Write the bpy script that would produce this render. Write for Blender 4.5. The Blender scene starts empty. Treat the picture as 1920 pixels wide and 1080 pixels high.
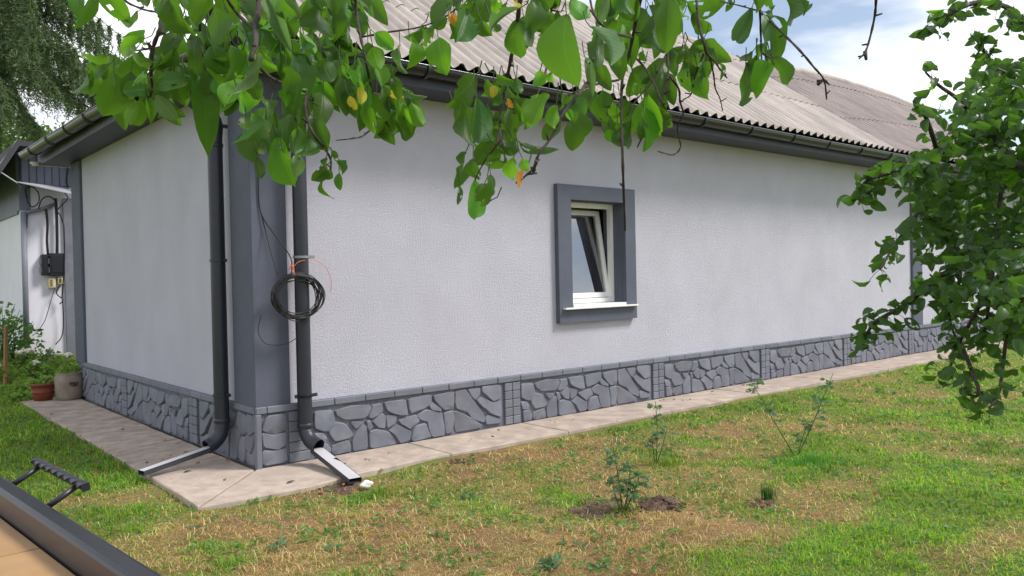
import bpy, bmesh, math, random
import numpy as np
from mathutils import Vector, Matrix
random.seed(7); rng = np.random.default_rng(7)
S = bpy.context.scene
COL = S.collection

# ---------------------------------------------------------------- camera
F = 1513.5
CAM = np.array([-2.8114, -6.7302, 1.6])
YAW, PITCH, ROLL = 0.70622, -0.011745, -0.02165
_f = np.array([math.sin(YAW)*math.cos(PITCH), math.cos(YAW)*math.cos(PITCH), math.sin(PITCH)])
_r = np.array([math.cos(YAW), -math.sin(YAW), 0.0])
_u = np.cross(_r, _f)
RT = math.cos(ROLL)*_r + math.sin(ROLL)*_u
UP = -math.sin(ROLL)*_r + math.cos(ROLL)*_u
cd = bpy.data.cameras.new('camera'); cam = bpy.data.objects.new('camera', cd); COL.objects.link(cam)
cam.matrix_world = Matrix(((RT[0], UP[0], -_f[0], CAM[0]), (RT[1], UP[1], -_f[1], CAM[1]), (RT[2], UP[2], -_f[2], CAM[2]), (0, 0, 0, 1)))
cd.sensor_width = 36.0; cd.lens = F/1920*36.0; cd.clip_start = 0.05; cd.clip_end = 2000
S.camera = cam

def ray(px, py): return _f + RT*(px-960)/F - UP*(py-540)/F
def at(px, py, dep): return CAM + ray(px, py)*dep            # point seen there at a given distance
def gnd(px, py, z=0.0):
    v = ray(px, py); t = (z-CAM[2])/v[2]; return CAM + v*t

# ---------------------------------------------------------------- sky, sun, exposure
SUN_EL, SUN_AZ = math.radians(50), math.radians(132)          # azimuth from +Y towards +X
W = bpy.data.worlds.new('World'); S.world = W; W.use_nodes = True
wn, wl = W.node_tree.nodes, W.node_tree.links
wn.clear()
wo = wn.new('ShaderNodeOutputWorld'); bg = wn.new('ShaderNodeBackground')
sky = wn.new('ShaderNodeTexSky'); sky.sky_type = 'NISHITA'; sky.sun_disc = False
sky.sun_elevation = SUN_EL; sky.sun_rotation = SUN_AZ
tc = wn.new('ShaderNodeTexCoord'); mp = wn.new('ShaderNodeMapping')
mp.inputs['Scale'].default_value = (1.0, 1.0, 3.6); mp.inputs['Location'].default_value = (0.35, 0.1, 0.33)
mp.inputs['Rotation'].default_value = (0.0, 0.10, 0.0)
nz = wn.new('ShaderNodeTexNoise'); nz.inputs['Scale'].default_value = 2.3; nz.inputs['Detail'].default_value = 6; nz.inputs['Roughness'].default_value = 0.5
rp = wn.new('ShaderNodeValToRGB'); rp.color_ramp.elements[0].position = 0.40; rp.color_ramp.elements[1].position = 0.56; rp.color_ramp.elements[0].color = (.12, .12, .12, 1)
mx = wn.new('ShaderNodeMixRGB'); mx.inputs['Color2'].default_value = (9.8, 9.85, 10.2, 1)
wl.new(tc.outputs['Generated'], mp.inputs['Vector']); wl.new(mp.outputs['Vector'], nz.inputs['Vector'])
wl.new(nz.outputs['Fac'], rp.inputs['Fac']); wl.new(rp.outputs['Color'], mx.inputs['Fac'])
wl.new(sky.outputs['Color'], mx.inputs['Color1']); wl.new(mx.outputs['Color'], bg.inputs['Color'])
bg.inputs['Strength'].default_value = 0.11
wl.new(bg.outputs['Background'], wo.inputs['Surface'])
sd = bpy.data.lights.new('sun', 'SUN'); sun = bpy.data.objects.new('sun', sd); COL.objects.link(sun)
sd.energy = 2.9; sd.angle = math.radians(15); sd.color = (1.0, 0.95, 0.88)
_sdir = Vector((math.sin(SUN_AZ)*math.cos(SUN_EL), math.cos(SUN_AZ)*math.cos(SUN_EL), math.sin(SUN_EL)))
sun.rotation_euler = _sdir.to_track_quat('Z', 'Y').to_euler(); sun.location = (0, 0, 30)
S.view_settings.view_transform = 'Standard'; S.view_settings.look = 'None'
S.view_settings.exposure = 0.38; S.view_settings.gamma = 1.0; S.view_settings.use_curve_mapping = False

# ---------------------------------------------------------------- helpers
def tag(o, label=None, cat=None, group=None, kind=None):
    if label: o['label'] = label
    if cat: o['category'] = cat
    if group: o['group'] = group
    if kind: o['kind'] = kind
    return o
def empty(name, loc=(0, 0, 0), label=None, cat=None, group=None):
    o = bpy.data.objects.new(name, None); COL.objects.link(o); o.location = loc; o.empty_display_size = 0.2
    return tag(o, label, cat, group)
def link_mesh(name, me, mat, parent=None):
    o = bpy.data.objects.new(name, me); COL.objects.link(o)
    if mat is not None and not me.materials: me.materials.append(mat)
    if parent is not None:
        o.parent = parent
        l = Vector((0, 0, 0)); q = parent
        while q is not None: l += q.location; q = q.parent
        o.location = -l
    return o
class MB:
    def __init__(s): s.v = []; s.f = []
    def add(s, vs, fs):
        n = len(s.v); s.v += [tuple(map(float, p)) for p in vs]; s.f += [tuple(i+n for i in f) for f in fs]; return s
    def box(s, a, b):
        (x0, y0, z0), (x1, y1, z1) = a, b
        return s.add([(x0,y0,z0),(x1,y0,z0),(x1,y1,z0),(x0,y1,z0),(x0,y0,z1),(x1,y0,z1),(x1,y1,z1),(x0,y1,z1)],
                     [(0,3,2,1),(4,5,6,7),(0,1,5,4),(1,2,6,5),(2,3,7,6),(3,0,4,7)])
    def bevbox(s, a, b, e):
        # box with chamfered long edges on all sides
        (x0, y0, z0), (x1, y1, z1) = a, b
        bm = bmesh.new(); bmesh.ops.create_cube(bm, size=1)
        for v in bm.verts: v.co = Vector(((x0+x1)/2+v.co.x*(x1-x0), (y0+y1)/2+v.co.y*(y1-y0), (z0+z1)/2+v.co.z*(z1-z0)))
        bmesh.ops.bevel(bm, geom=list(bm.edges), offset=e, segments=1, affect='EDGES')
        bm.verts.index_update(); s.add([v.co[:] for v in bm.verts], [[v.index for v in f.verts] for f in bm.faces]); bm.free(); return s
    def tube(s, pts, r, seg=8, cap=True):
        pts = [Vector(p) for p in pts]; n = len(pts)
        rad = list(r) if hasattr(r, '__len__') else [r]*n
        prev = None; rings = []
        for i in range(n):
            t = (pts[min(i+1, n-1)]-pts[max(i-1, 0)]).normalized()
            if prev is None:
                a = Vector((0, 0, 1)) if abs(t.z) < .9 else Vector((1, 0, 0)); nr = t.cross(a).normalized()
            else:
                nr = (prev - t*prev.dot(t)); nr = nr.normalized() if nr.length > 1e-6 else t.orthogonal().normalized()
            prev = nr; bn = t.cross(nr)
            rings.append([pts[i]+(nr*math.cos(2*math.pi*k/seg)+bn*math.sin(2*math.pi*k/seg))*rad[i] for k in range(seg)])
        vs = [p for ring in rings for p in ring]; fs = []
        for i in range(n-1):
            for k in range(seg):
                k2 = (k+1) % seg; fs.append((i*seg+k, i*seg+k2, (i+1)*seg+k2, (i+1)*seg+k))
        if cap: fs.append(tuple(range(seg-1, -1, -1))); fs.append(tuple((n-1)*seg+k for k in range(seg)))
        return s.add(vs, fs)
    def sweep(s, path, prof, closed=False, cap=True):
        # profile [(a,b)] in frame (side, up) swept along straight path of points with given frames
        n = len(path); m = len(prof); vs = []; fs = []
        for (p, side, up) in path:
            p = Vector(p); side = Vector(side); up = Vector(up)
            vs += [p+side*a+up*b for a, b in prof]
        for i in range(n-1):
            for k in range(m if closed else m-1):
                k2 = (k+1) % m; fs.append((i*m+k, (i+1)*m+k, (i+1)*m+k2, i*m+k2))
        if cap and closed: fs.append(tuple(range(m))); fs.append(tuple((n-1)*m+k for k in range(m-1, -1, -1)))
        return s.add(vs, fs)
    def lathe(s, prof, c=(0, 0, 0), seg=24):
        vs = []; fs = []; m = len(prof)
        for k in range(seg):
            a = 2*math.pi*k/seg
            vs += [(c[0]+r*math.cos(a), c[1]+r*math.sin(a), c[2]+z) for r, z in prof]
        for k in range(seg):
            k2 = (k+1) % seg
            for i in range(m-1): fs.append((k*m+i, k2*m+i, k2*m+i+1, k*m+i+1))
        return s.add(vs, fs)
    def mesh(s, name, smooth=False):
        me = bpy.data.meshes.new(name); me.from_pydata(s.v, [], s.f); me.update()
        if smooth: me.shade_smooth()
        return me
    def build(s, name, mat, parent=None, smooth=False): return link_mesh(name, s.mesh(name, smooth), mat, parent)
def smooth_path(pts, n=6):
    pts = [np.array(p, float) for p in pts]
    if len(pts) < 3: return [tuple(p) for p in pts]
    P = [2*pts[0]-pts[1]] + pts + [2*pts[-1]-pts[-2]]; out = []
    for i in range(1, len(P)-2):
        for k in range(n):
            t = k/n; a, b, c, d = P[i-1], P[i], P[i+1], P[i+2]
            out.append(.5*((2*b)+(-a+c)*t+(2*a-5*b+4*c-d)*t*t+(-a+3*b-3*c+d)*t**3))
    out.append(pts[-1]); return [tuple(p) for p in out]
def big_mesh(name, verts, tris, colors=None, mat=None, smooth=False):
    """verts (n,3), tris (m,3) numpy; colors per vertex (n,3)"""
    me = bpy.data.meshes.new(name)
    me.vertices.add(len(verts)); me.vertices.foreach_set('co', np.ascontiguousarray(verts, np.float32).ravel())
    me.loops.add(len(tris)*3); me.loops.foreach_set('vertex_index', np.ascontiguousarray(tris, np.int32).ravel())
    me.polygons.add(len(tris)); me.polygons.foreach_set('loop_start', np.arange(0, len(tris)*3, 3, dtype=np.int32))
    me.polygons.foreach_set('loop_total', np.full(len(tris), 3, np.int32))
    me.update(calc_edges=True)
    if colors is not None:
        ca = me.color_attributes.new('tint', 'FLOAT_COLOR', 'POINT')
        c4 = np.ones((len(verts), 4), np.float32); c4[:, :3] = colors; ca.data.foreach_set('color', c4.ravel())
    if smooth: me.shade_smooth()
    if mat: me.materials.append(mat)
    return me
def vnoise(x, y, s, seed=0):
    """smooth value noise on numpy arrays, 0..1"""
    x = np.asarray(x)/s; y = np.asarray(y)/s
    xi = np.floor(x).astype(np.int64); yi = np.floor(y).astype(np.int64); fx = x-xi; fy = y-yi
    fx = fx*fx*(3-2*fx); fy = fy*fy*(3-2*fy)
    def h(a, b):
        n = (a*374761393 + b*668265263 + seed*1442695041) & 0xffffffff
        n = ((n ^ (n >> 13))*1274126177) & 0xffffffff
        return ((n ^ (n >> 16)) & 0xffff)/65535.0
    return (h(xi, yi)*(1-fx)+h(xi+1, yi)*fx)*(1-fy)+(h(xi, yi+1)*(1-fx)+h(xi+1, yi+1)*fx)*fy

# ---------------------------------------------------------------- materials
MT = {}
def mat(name, col, rough=0.7, var=0.12, vscale=6.0, bump=0.0, bscale=60.0, bdist=0.004, spec=0.4, metal=0.0, detail=5,
        stain=None, stain_scale=1.2, stain_lo=.5, stain_hi=.75, stain_amt=.6, stretch=(1, 1, 1), objvar=0.0, voro=None, coat=0.0):
    m = bpy.data.materials.new(name); m.use_nodes = True; n, l = m.node_tree.nodes, m.node_tree.links
    b = n['Principled BSDF']; b.inputs['Roughness'].default_value = rough; b.inputs['Metallic'].default_value = metal
    b.inputs['Specular IOR Level'].default_value = spec
    if coat: b.inputs['Coat Weight'].default_value = coat
    t = n.new('ShaderNodeTexCoord'); mpn = n.new('ShaderNodeMapping'); mpn.inputs['Scale'].default_value = stretch
    geo = n.new('ShaderNodeNewGeometry'); l.new(geo.outputs['Position'], mpn.inputs['Vector'])
    a = n.new('ShaderNodeTexNoise'); a.inputs['Scale'].default_value = vscale; a.inputs['Detail'].default_value = detail; a.inputs['Roughness'].default_value = .6
    l.new(mpn.outputs['Vector'], a.inputs['Vector'])
    cr = n.new('ShaderNodeValToRGB')
    c = np.array(col); lo = c*(1-var*1.6); hi = np.minimum(c*(1+var*1.6), .95)
    cr.color_ramp.elements[0].position = .3; cr.color_ramp.elements[1].position = .7
    cr.color_ramp.elements[0].color = (*lo, 1); cr.color_ramp.elements[1].color = (*hi, 1)
    l.new(a.outputs['Fac'], cr.inputs['Fac']); out = cr.outputs['Color']
    if stain is not None:
        s_ = n.new('ShaderNodeTexNoise'); s_.inputs['Scale'].default_value = stain_scale; s_.inputs['Detail'].default_value = 7; s_.inputs['Roughness'].default_value = .65
        l.new(mpn.outputs['Vector'], s_.inputs['Vector'])
        r2 = n.new('ShaderNodeMapRange'); r2.inputs['From Min'].default_value = stain_lo; r2.inputs['From Max'].default_value = stain_hi; r2.inputs['To Max'].default_value = stain_amt
        l.new(s_.outputs['Fac'], r2.inputs['Value'])
        mm = n.new('ShaderNodeMixRGB'); mm.inputs['Color2'].default_value = (*stain, 1)
        l.new(r2.outputs['Result'], mm.inputs['Fac']); l.new(out, mm.inputs['Color1']); out = mm.outputs['Color']
    if objvar:
        oi = n.new('ShaderNodeObjectInfo'); hs = n.new('ShaderNodeHueSaturation')
        r3 = n.new('ShaderNodeMapRange'); r3.inputs['To Min'].default_value = 1-objvar; r3.inputs['To Max'].default_value = 1+objvar
        l.new(oi.outputs['Random'], r3.inputs['Value']); l.new(r3.outputs['Result'], hs.inputs['Value']); l.new(out, hs.inputs['Color']); out = hs.outputs['Color']
    l.new(out, b.inputs['Base Color'])
    if bump:
        bn = n.new('ShaderNodeBump'); bn.inputs['Strength'].default_value = bump; bn.inputs['Distance'].default_value = bdist
        if voro:
            vo = n.new('ShaderNodeTexNoise'); vo.inputs['Scale'].default_value = voro; vo.inputs['Detail'].default_value = 3.0; vo.inputs['Roughness'].default_value = .6; vo.inputs['Distortion'].default_value = 1.2
            l.new(mpn.outputs['Vector'], vo.inputs['Vector'])
            mr = n.new('ShaderNodeMapRange'); mr.inputs['From Min'].default_value = .38; mr.inputs['From Max'].default_value = .60; l.new(vo.outputs['Fac'], mr.inputs['Value'])
            l.new(mr.outputs['Result'], bn.inputs['Height'])
        else:
            bt = n.new('ShaderNodeTexNoise'); bt.inputs['Scale'].default_value = bscale; bt.inputs['Detail'].default_value = 4; l.new(mpn.outputs['Vector'], bt.inputs['Vector'])
            l.new(bt.outputs['Fac'], bn.inputs['Height'])
        l.new(bn.outputs['Normal'], b.inputs['Normal'])
    MT[name] = m; return m
mat('wall_stucco', (.54, .535, .615), .9, .035, 1.4, bump=.7, bdist=.006, voro=85, spec=.2, stain=(.48, .47, .50), stain_scale=.9, stain_lo=.5, stain_hi=.85, stain_amt=.4, stretch=(1, 1, .8))
mat('grey_stucco', (.105, .116, .155), .75, .06, 3, bump=.35, bdist=.005, voro=95, spec=.3)
mat('plinth_paint', (.158, .168, .205), .62, .09, 5, bump=.35, bscale=45, bdist=.006, spec=.4, stain=(.24, .215, .195), stain_scale=4, stain_lo=.52, stain_hi=.8, stain_amt=.55, objvar=.10)
mat('plinth_joint', (.150, .160, .195), .8, .15, 8, bump=.5, bscale=50, bdist=.006)
mat('pipe_graphite', (.020, .023, .034), .42, .12, 4, bump=.06, bscale=20, spec=.5, stain=(.08, .08, .085), stain_scale=5, stain_lo=.6, stain_hi=.85, stain_amt=.3)
mat('gutter_brown', (.014, .014, .016), .30, .12, 4, spec=.5, stain=(.10, .09, .08), stain_scale=4, stain_lo=.58, stain_hi=.85, stain_amt=.35)
mat('pipe_gloss', (.16, .165, .18), .22, .05, 4, spec=.9, metal=.6)
mat('soffit_metal', (.048, .053, .078), .5, .06, 4, spec=.4)
mat('fascia_dark', (.05, .05, .06), .5, .08, 4)
mat('asbestos_sheet', (.43, .385, .355), .9, .10, 3.5, bump=.35, bscale=90, bdist=.004, spec=.15, stain=(.22, .195, .185), stain_scale=1.3, stain_lo=.44, stain_hi=.7, stain_amt=.7, stretch=(1, .45, .45), objvar=.06, detail=9)
mat('asbestos_dark', (.285, .245, .235), .9, .12, 3.5, bump=.35, bscale=90, bdist=.004, spec=.15, stain=(.18, .155, .15), stain_scale=1.3, stain_lo=.46, stain_hi=.7, stain_amt=.6, stretch=(1, .45, .45), objvar=.06, detail=9)  # darker, browner sheets beyond the joint
mat('roof_batten', (.05, .045, .04), .9, .2, 6)
mat('concrete', (.42, .35, .295), .9, .16, 5, bump=.6, bscale=90, bdist=.006, spec=.2, stain=(.25, .20, .175), stain_scale=2.4, stain_lo=.48, stain_hi=.75, stain_amt=.7, detail=9, objvar=.04)
mat('white_plastic', (.78, .78, .76), .4, .03, 4, spec=.5, stain=(.60, .58, .48), stain_scale=3, stain_lo=.6, stain_hi=.85, stain_amt=.4)
mat('galvanised', (.48, .48, .50), .45, .05, 5, spec=.5, stain=(.5, .5, .5), stain_scale=6, stain_lo=.55, stain_hi=.8, stain_amt=.4)
mat('dark_trough', (.04, .042, .05), .5, .1, 5)
mat('steel_clamp', (.30, .30, .32), .45, .1, 20, metal=.7)
mat('black_cable', (.012, .012, .014), .5, .1, 20)
mat('orange_wire', (.75, .16, .06), .5, .05, 20)
mat('interior_dark', (.22, .22, .24), .9, .1, 3)
mat('curtain_grey', (.62, .62, .65), .9, .06, 6)
mat('terracotta_tile', (.39, .23, .105), .38, .10, 2.6, bump=.05, bscale=50, spec=.4, stain=(.44, .30, .16), stain_scale=2.2, stain_lo=.5, stain_hi=.75, stain_amt=.55, objvar=.05, detail=8)
mat('tile_grout', (.16, .14, .12), .9, .1, 10)
mat('table_metal', (.016, .018, .025), .34, .12, 6, bump=.08, bscale=90, spec=.5)
mat('bark', (.05, .040, .033), .95, .25, 30, bump=.8, bscale=120, bdist=.003)
mat('bark_grey', (.11, .095, .08), .95, .25, 10, bump=.9, bscale=40, bdist=.01)
mat('rose_stem', (.06, .10, .03), .7, .2, 20)
mat('terracotta_pot', (.21, .052, .028), .7, .12, 8, bump=.1)
mat('stone_urn', (.27, .225, .18), .9, .15, 8, bump=.5, bscale=40, stain=(.22, .18, .14), stain_scale=5, stain_lo=.45, stain_hi=.7, stain_amt=.5)
mat('white_rock', (.68, .66, .62), .9, .12, 12, bump=.6, bscale=30, bdist=.01)
mat('stake_wood', (.30, .17, .075), .85, .2, 12, stretch=(1, 1, .1))
mat('soil', (.115, .070, .050), .95, .4, 22, bump=1.0, bscale=70, bdist=.02)
mat('wood_chip', (.42, .23, .12), .85, .15, 14)
mat('annex_wall', (.78, .77, .86), .85, .03, 2, bump=.1, bscale=40)
mat('annex_dark', (.17, .185, .25), .6, .06, 3)
mat('annex_ribbed', (.19, .205, .265), .55, .06, 4)
mat('canopy_grey', (.34, .34, .40), .5, .08, 5)
mat('meter_black', (.02, .021, .026), .45, .1, 6)
mat('meter_cream', (.62, .56, .36), .6, .06, 6)
mat('conduit_grey', (.20, .21, .25), .6, .1, 6)
mat('white_petal', (.82, .80, .66), .7, .05, 10)
mat('straw', (.40, .30, .15), .9, .2, 30)

def leafmat(name, col, trans, rough=.42, var=.25, spec=.42, hue=.02, use_attr=False):
    m = bpy.data.materials.new(name); m.use_nodes = True; n, l = m.node_tree.nodes, m.node_tree.links
    b = n['Principled BSDF']; b.inputs['Roughness'].default_value = rough; b.inputs['Specular IOR Level'].default_value = spec
    oi = n.new('ShaderNodeObjectInfo'); geo = n.new('ShaderNodeNewGeometry')
    nzz = n.new('ShaderNodeTexNoise'); nzz.inputs['Scale'].default_value = 38; nzz.inputs['Detail'].default_value = 4
    l.new(geo.outputs['Position'], nzz.inputs['Vector'])
    hs = n.new('ShaderNodeHueSaturation')
    if use_attr:
        at_ = n.new('ShaderNodeAttribute'); at_.attribute_name = 'tint'; l.new(at_.outputs['Color'], hs.inputs['Color']); src = at_.outputs['Color']
    else: hs.inputs['Color'].default_value = (*col, 1)
    ad = n.new('ShaderNodeMath'); ad.operation = 'ADD'; l.new(oi.outputs['Random'], ad.inputs[0]); l.new(nzz.outputs['Fac'], ad.inputs[1])
    r1 = n.new('ShaderNodeMapRange'); r1.inputs['From Min'].default_value = .2; r1.inputs['From Max'].default_value = 1.7
    r1.inputs['To Min'].default_value = 1-var; r1.inputs['To Max'].default_value = 1+var
    l.new(ad.outputs[0], r1.inputs['Value']); l.new(r1.outputs['Result'], hs.inputs['Value'])
    r2 = n.new('ShaderNodeMapRange'); r2.inputs['To Min'].default_value = .5-hue; r2.inputs['To Max'].default_value = .5+hue
    l.new(oi.outputs['Random'], r2.inputs['Value']); l.new(r2.outputs['Result'], hs.inputs['Hue'])
    col_out = hs.outputs['Color']
    if not use_attr:   # pale midrib and side veins drawn from the leaf's own uv
        uv = n.new('ShaderNodeUVMap'); sp = n.new('ShaderNodeSeparateXYZ'); l.new(uv.outputs['UV'], sp.inputs['Vector'])
        ab = n.new('ShaderNodeMath'); ab.operation = 'ABSOLUTE'; l.new(sp.outputs['X'], ab.inputs[0])
        mid = n.new('ShaderNodeMapRange'); mid.inputs['From Min'].default_value = .012; mid.inputs['From Max'].default_value = .035; mid.inputs['To Min'].default_value = 1; mid.inputs['To Max'].default_value = 0
        l.new(ab.outputs[0], mid.inputs['Value'])
        k1 = n.new('ShaderNodeMath'); k1.operation = 'MULTIPLY_ADD'; k1.inputs[1].default_value = -.9; l.new(ab.outputs[0], k1.inputs[0]); l.new(sp.outputs['Y'], k1.inputs[2])
        k2 = n.new('ShaderNodeMath'); k2.operation = 'MULTIPLY'; k2.inputs[1].default_value = 7.5; l.new(k1.outputs[0], k2.inputs[0])
        k3 = n.new('ShaderNodeMath'); k3.operation = 'FRACT'; l.new(k2.outputs[0], k3.inputs[0])
        k4 = n.new('ShaderNodeMapRange'); k4.inputs['From Min'].default_value = .0; k4.inputs['From Max'].default_value = .16; k4.inputs['To Min'].default_value = .45; k4.inputs['To Max'].default_value = 0
        l.new(k3.outputs[0], k4.inputs['Value'])
        mxx = n.new('ShaderNodeMath'); mxx.operation = 'MAXIMUM'; l.new(mid.outputs['Result'], mxx.inputs[0]); l.new(k4.outputs['Result'], mxx.inputs[1])
        sc = n.new('ShaderNodeMath'); sc.operation = 'MULTIPLY'; sc.inputs[1].default_value = .42; l.new(mxx.outputs[0], sc.inputs[0])
        mc = n.new('ShaderNodeMixRGB'); mc.inputs['Color2'].default_value = (*np.minimum(np.array(col)*2.0+.05, .8), 1)
        l.new(sc.outputs[0], mc.inputs['Fac']); l.new(col_out, mc.inputs['Color1']); col_out = mc.outputs['Color']
        bp = n.new('ShaderNodeBump'); bp.inputs['Strength'].default_value = .35; bp.inputs['Distance'].default_value = .002
        l.new(mxx.outputs[0], bp.inputs['Height']); l.new(bp.outputs['Normal'], b.inputs['Normal'])
    if not use_attr:
        sn = n.new('ShaderNodeTexNoise'); sn.inputs['Scale'].default_value = 75; sn.inputs['Detail'].default_value = 3; l.new(geo.outputs['Position'], sn.inputs['Vector'])
        sm = n.new('ShaderNodeMapRange'); sm.inputs['From Min'].default_value = .66; sm.inputs['From Max'].default_value = .74; sm.inputs['To Max'].default_value = .7; l.new(sn.outputs['Fac'], sm.inputs['Value'])
        sx_ = n.new('ShaderNodeMixRGB'); sx_.inputs['Color2'].default_value = (.16, .12, .04, 1); l.new(sm.outputs['Result'], sx_.inputs['Fac']); l.new(col_out, sx_.inputs['Color1']); col_out = sx_.outputs['Color']
    l.new(col_out, b.inputs['Base Color'])
    tr = n.new('ShaderNodeBsdfTranslucent')
    if use_attr:
        tm = n.new('ShaderNodeMixRGB'); tm.blend_type = 'MULTIPLY'; tm.inputs['Fac'].default_value = 1; tm.inputs['Color2'].default_value = (1.5, 1.7, .9, 1)
        l.new(src, tm.inputs['Color1']); l.new(tm.outputs['Color'], tr.inputs['Color'])
    else: tr.inputs['Color'].default_value = (*trans, 1)
    ms = n.new('ShaderNodeMixShader'); ms.inputs['Fac'].default_value = .38
    l.new(b.outputs['BSDF'], ms.inputs[1]); l.new(tr.outputs['BSDF'], ms.inputs[2])
    l.new(ms.outputs['Shader'], n['Material Output'].inputs['Surface'])
    MT[name] = m; return m
leafmat('leaf_mature', (.040, .100, .018), (.14, .34, .018), rough=.45, spec=.35, var=.5, hue=.025)
leafmat('leaf_backlit_tone', (.085, .24, .018), (.24, .58, .025), rough=.5, spec=.3)  # lighter green; light shining through leaves is mostly painted into this colour
leafmat('leaf_pale', (.14, .22, .10), (.16, .34, .07), rough=.55)
leafmat('leaf_yellow', (.42, .40, .03), (.60, .50, .04))
leafmat('leaf_orange', (.55, .26, .03), (.6, .26, .03))
leafmat('leaf_far', (.038, .090, .022), (.11, .27, .022), rough=.45, spec=.35, var=.5)
leafmat('leaf_rose', (.115, .19, .095), (.18, .34, .10), rough=.4)
leafmat('leaf_clover', (.11, .235, .055), (.2, .4, .06), rough=.5, var=.4)
leafmat('leaf_bed', (.17, .32, .05), (.35, .55, .06))
leafmat('leaf_dead', (.30, .17, .07), (.35, .2, .08), rough=.8)
leafmat('needles', (.068, .105, .038), (.09, .16, .03), rough=.6, hue=.03)
leafmat('foliage_far', (.085, .16, .05), (.18, .32, .05), hue=.02)
leafmat('grass_blade', (.1, .2, .03), (.2, .4, .05), rough=.6, spec=.2, use_attr=True)
def glassmat():
    m = bpy.data.materials.new('window_glass'); m.use_nodes = True; n, l = m.node_tree.nodes, m.node_tree.links
    n.remove(n['Principled BSDF']); g = n.new('ShaderNodeBsdfGlossy'); g.inputs['Roughness'].default_value = .02
    t = n.new('ShaderNodeBsdfTransparent'); t.inputs['Color'].default_value = (.80, .83, .84, 1)
    fr = n.new('ShaderNodeFresnel'); fr.inputs['IOR'].default_value = 4.0
    mxs = n.new('ShaderNodeMixShader'); l.new(fr.outputs['Fac'], mxs.inputs['Fac']); l.new(t.outputs['BSDF'], mxs.inputs[1]); l.new(g.outputs['BSDF'], mxs.inputs[2])
    l.new(mxs.outputs['Shader'], n['Material Output'].inputs['Surface']); MT['window_glass'] = m
glassmat()

# ---------------------------------------------------------------- ground
GREEN = [(1760, 880, 1.0, .55), (1880, 790, 1.4, .6), (1700, 960, .6, .4), (1550, 850, .33, .8), (1850, 700, 2.6, .5), (1250, 855, .26, .5), (1900, 1000, .5, .2),
         (720, 925, .22, .5), (180, 860, .5, .6), (60, 800, .9, .8), (120, 770, .7, .6), (1480, 1040, .4, .4), (590, 1010, .3, .3), (1120, 960, .25, .2), (1300, 760, .5, .35),
         (400, 1060, .35, .4), (1440, 760, .6, .3), (1060, 900, .35, .3), (880, 930, .35, .25), (1650, 1040, .5, .35), (240, 950, .25, .2), (1900, 900, .7, .5)]
DRY = [(480, 1000, .75, .5), (930, 1010, .7, .45), (1250, 960, .45, .6), (1370, 1000, .45, .4), (1650, 720, .9, .25), (1420, 905, .35, .4), (760, 980, .5, .35), (640, 905, .25, .6),
       (1010, 840, .35, .3), (1180, 900, .4, .3), (1880, 1000, .35, .45), (1560, 960, .3, .4), (300, 930, .35, .35), (1640, 900, .2, .35), (1120, 1060, .5, .3), (1320, 880, .3, .3)]
def greenness(x, y):
    g = .52 + 1.0*(vnoise(x, y, .33, 3)-.5) + .55*(vnoise(x, y, .9, 5)-.5) + .5*(vnoise(x, y, .11, 9)-.5)
    for px, py, r, a in GREEN:
        c = gnd(px, py); g = g + a*np.exp(-((x-c[0])**2+(y-c[1])**2)/(r*r))
    for px, py, r, a in DRY:
        c = gnd(px, py); g = g - a*np.exp(-((x-c[0])**2+(y-c[1])**2)/(r*r))
    g = np.where((x < -.5) & (y > .3), g+.45, g)
    return np.clip(g, 0, 1)
def gz(x, y):
    x = np.asarray(x, float); y = np.asarray(y, float)
    z = -.035 + .03*(vnoise(x, y, .7, 21)-.5) + .015*(vnoise(x, y, .2, 22)-.5)
    bed = np.clip((y-7.3)/1.6, 0, 1); bed = bed*bed*(3-2*bed)
    z = z + .52*bed*np.clip((2.0-np.abs(x+.1))/1.0, 0, 1)
    # sits a little lower right beside the paving
    return z
def axis(a, b, c0, c1, fine, coarse):
    pts = [a]; 
    while pts[-1] < b:
        p = pts[-1]; d = 0 if c0 <= p <= c1 else min(abs(p-c0), abs(p-c1))
        pts.append(p+min(coarse, fine+d*.12))
    return np.array(pts)
gx = axis(-120, 160, -5, 9, .11, 12); gy = axis(-60, 200, -6, 3, .11, 12)
GX, GY = np.meshgrid(gx, gy, indexing='ij'); gv = np.stack([GX, GY, gz(GX, GY)], -1).reshape(-1, 3)
ny = len(gy); ii, jj = np.meshgrid(np.arange(len(gx)-1), np.arange(ny-1), indexing='ij'); a_ = (ii*ny+jj).ravel()
gt = np.concatenate([np.stack([a_, a_+ny, a_+ny+1], -1), np.stack([a_, a_+ny+1, a_+1], -1)])
gg = greenness(gv[:, 0], gv[:, 1])[:, None]; nn = vnoise(gv[:, 0], gv[:, 1], .15, 31)[:, None]
thatch = np.array([.33, .235, .11]); soilc = np.array([.19, .122, .075]); greenc = np.array([.16, .21, .055])
gcol = (thatch*(nn)+soilc*(1-nn))*(1-gg)+greenc*gg
fard = np.clip((np.hypot(gv[:, 0]-CAM[0], gv[:, 1]-CAM[1])-11)/8, 0, 1)[:, None]
gcol = gcol*(1-fard)+np.array([.17, .23, .055])*fard
m = bpy.data.materials.new('lawn_ground'); m.use_nodes = True; n, l = m.node_tree.nodes, m.node_tree.links
b = n['Principled BSDF']; b.inputs['Roughness'].default_value = 1.0; b.inputs['Specular IOR Level'].default_value = .1
at_ = n.new('ShaderNodeAttribute'); at_.attribute_name = 'tint'; ge = n.new('ShaderNodeNewGeometry')
n1 = n.new('ShaderNodeTexNoise'); n1.inputs['Scale'].default_value = 45; n1.inputs['Detail'].default_value = 8; n1.inputs['Roughness'].default_value = .75; l.new(ge.outputs['Position'], n1.inputs['Vector'])
r_ = n.new('ShaderNodeValToRGB'); r_.color_ramp.elements[0].position = .3; r_.color_ramp.elements[1].position = .7
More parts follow.
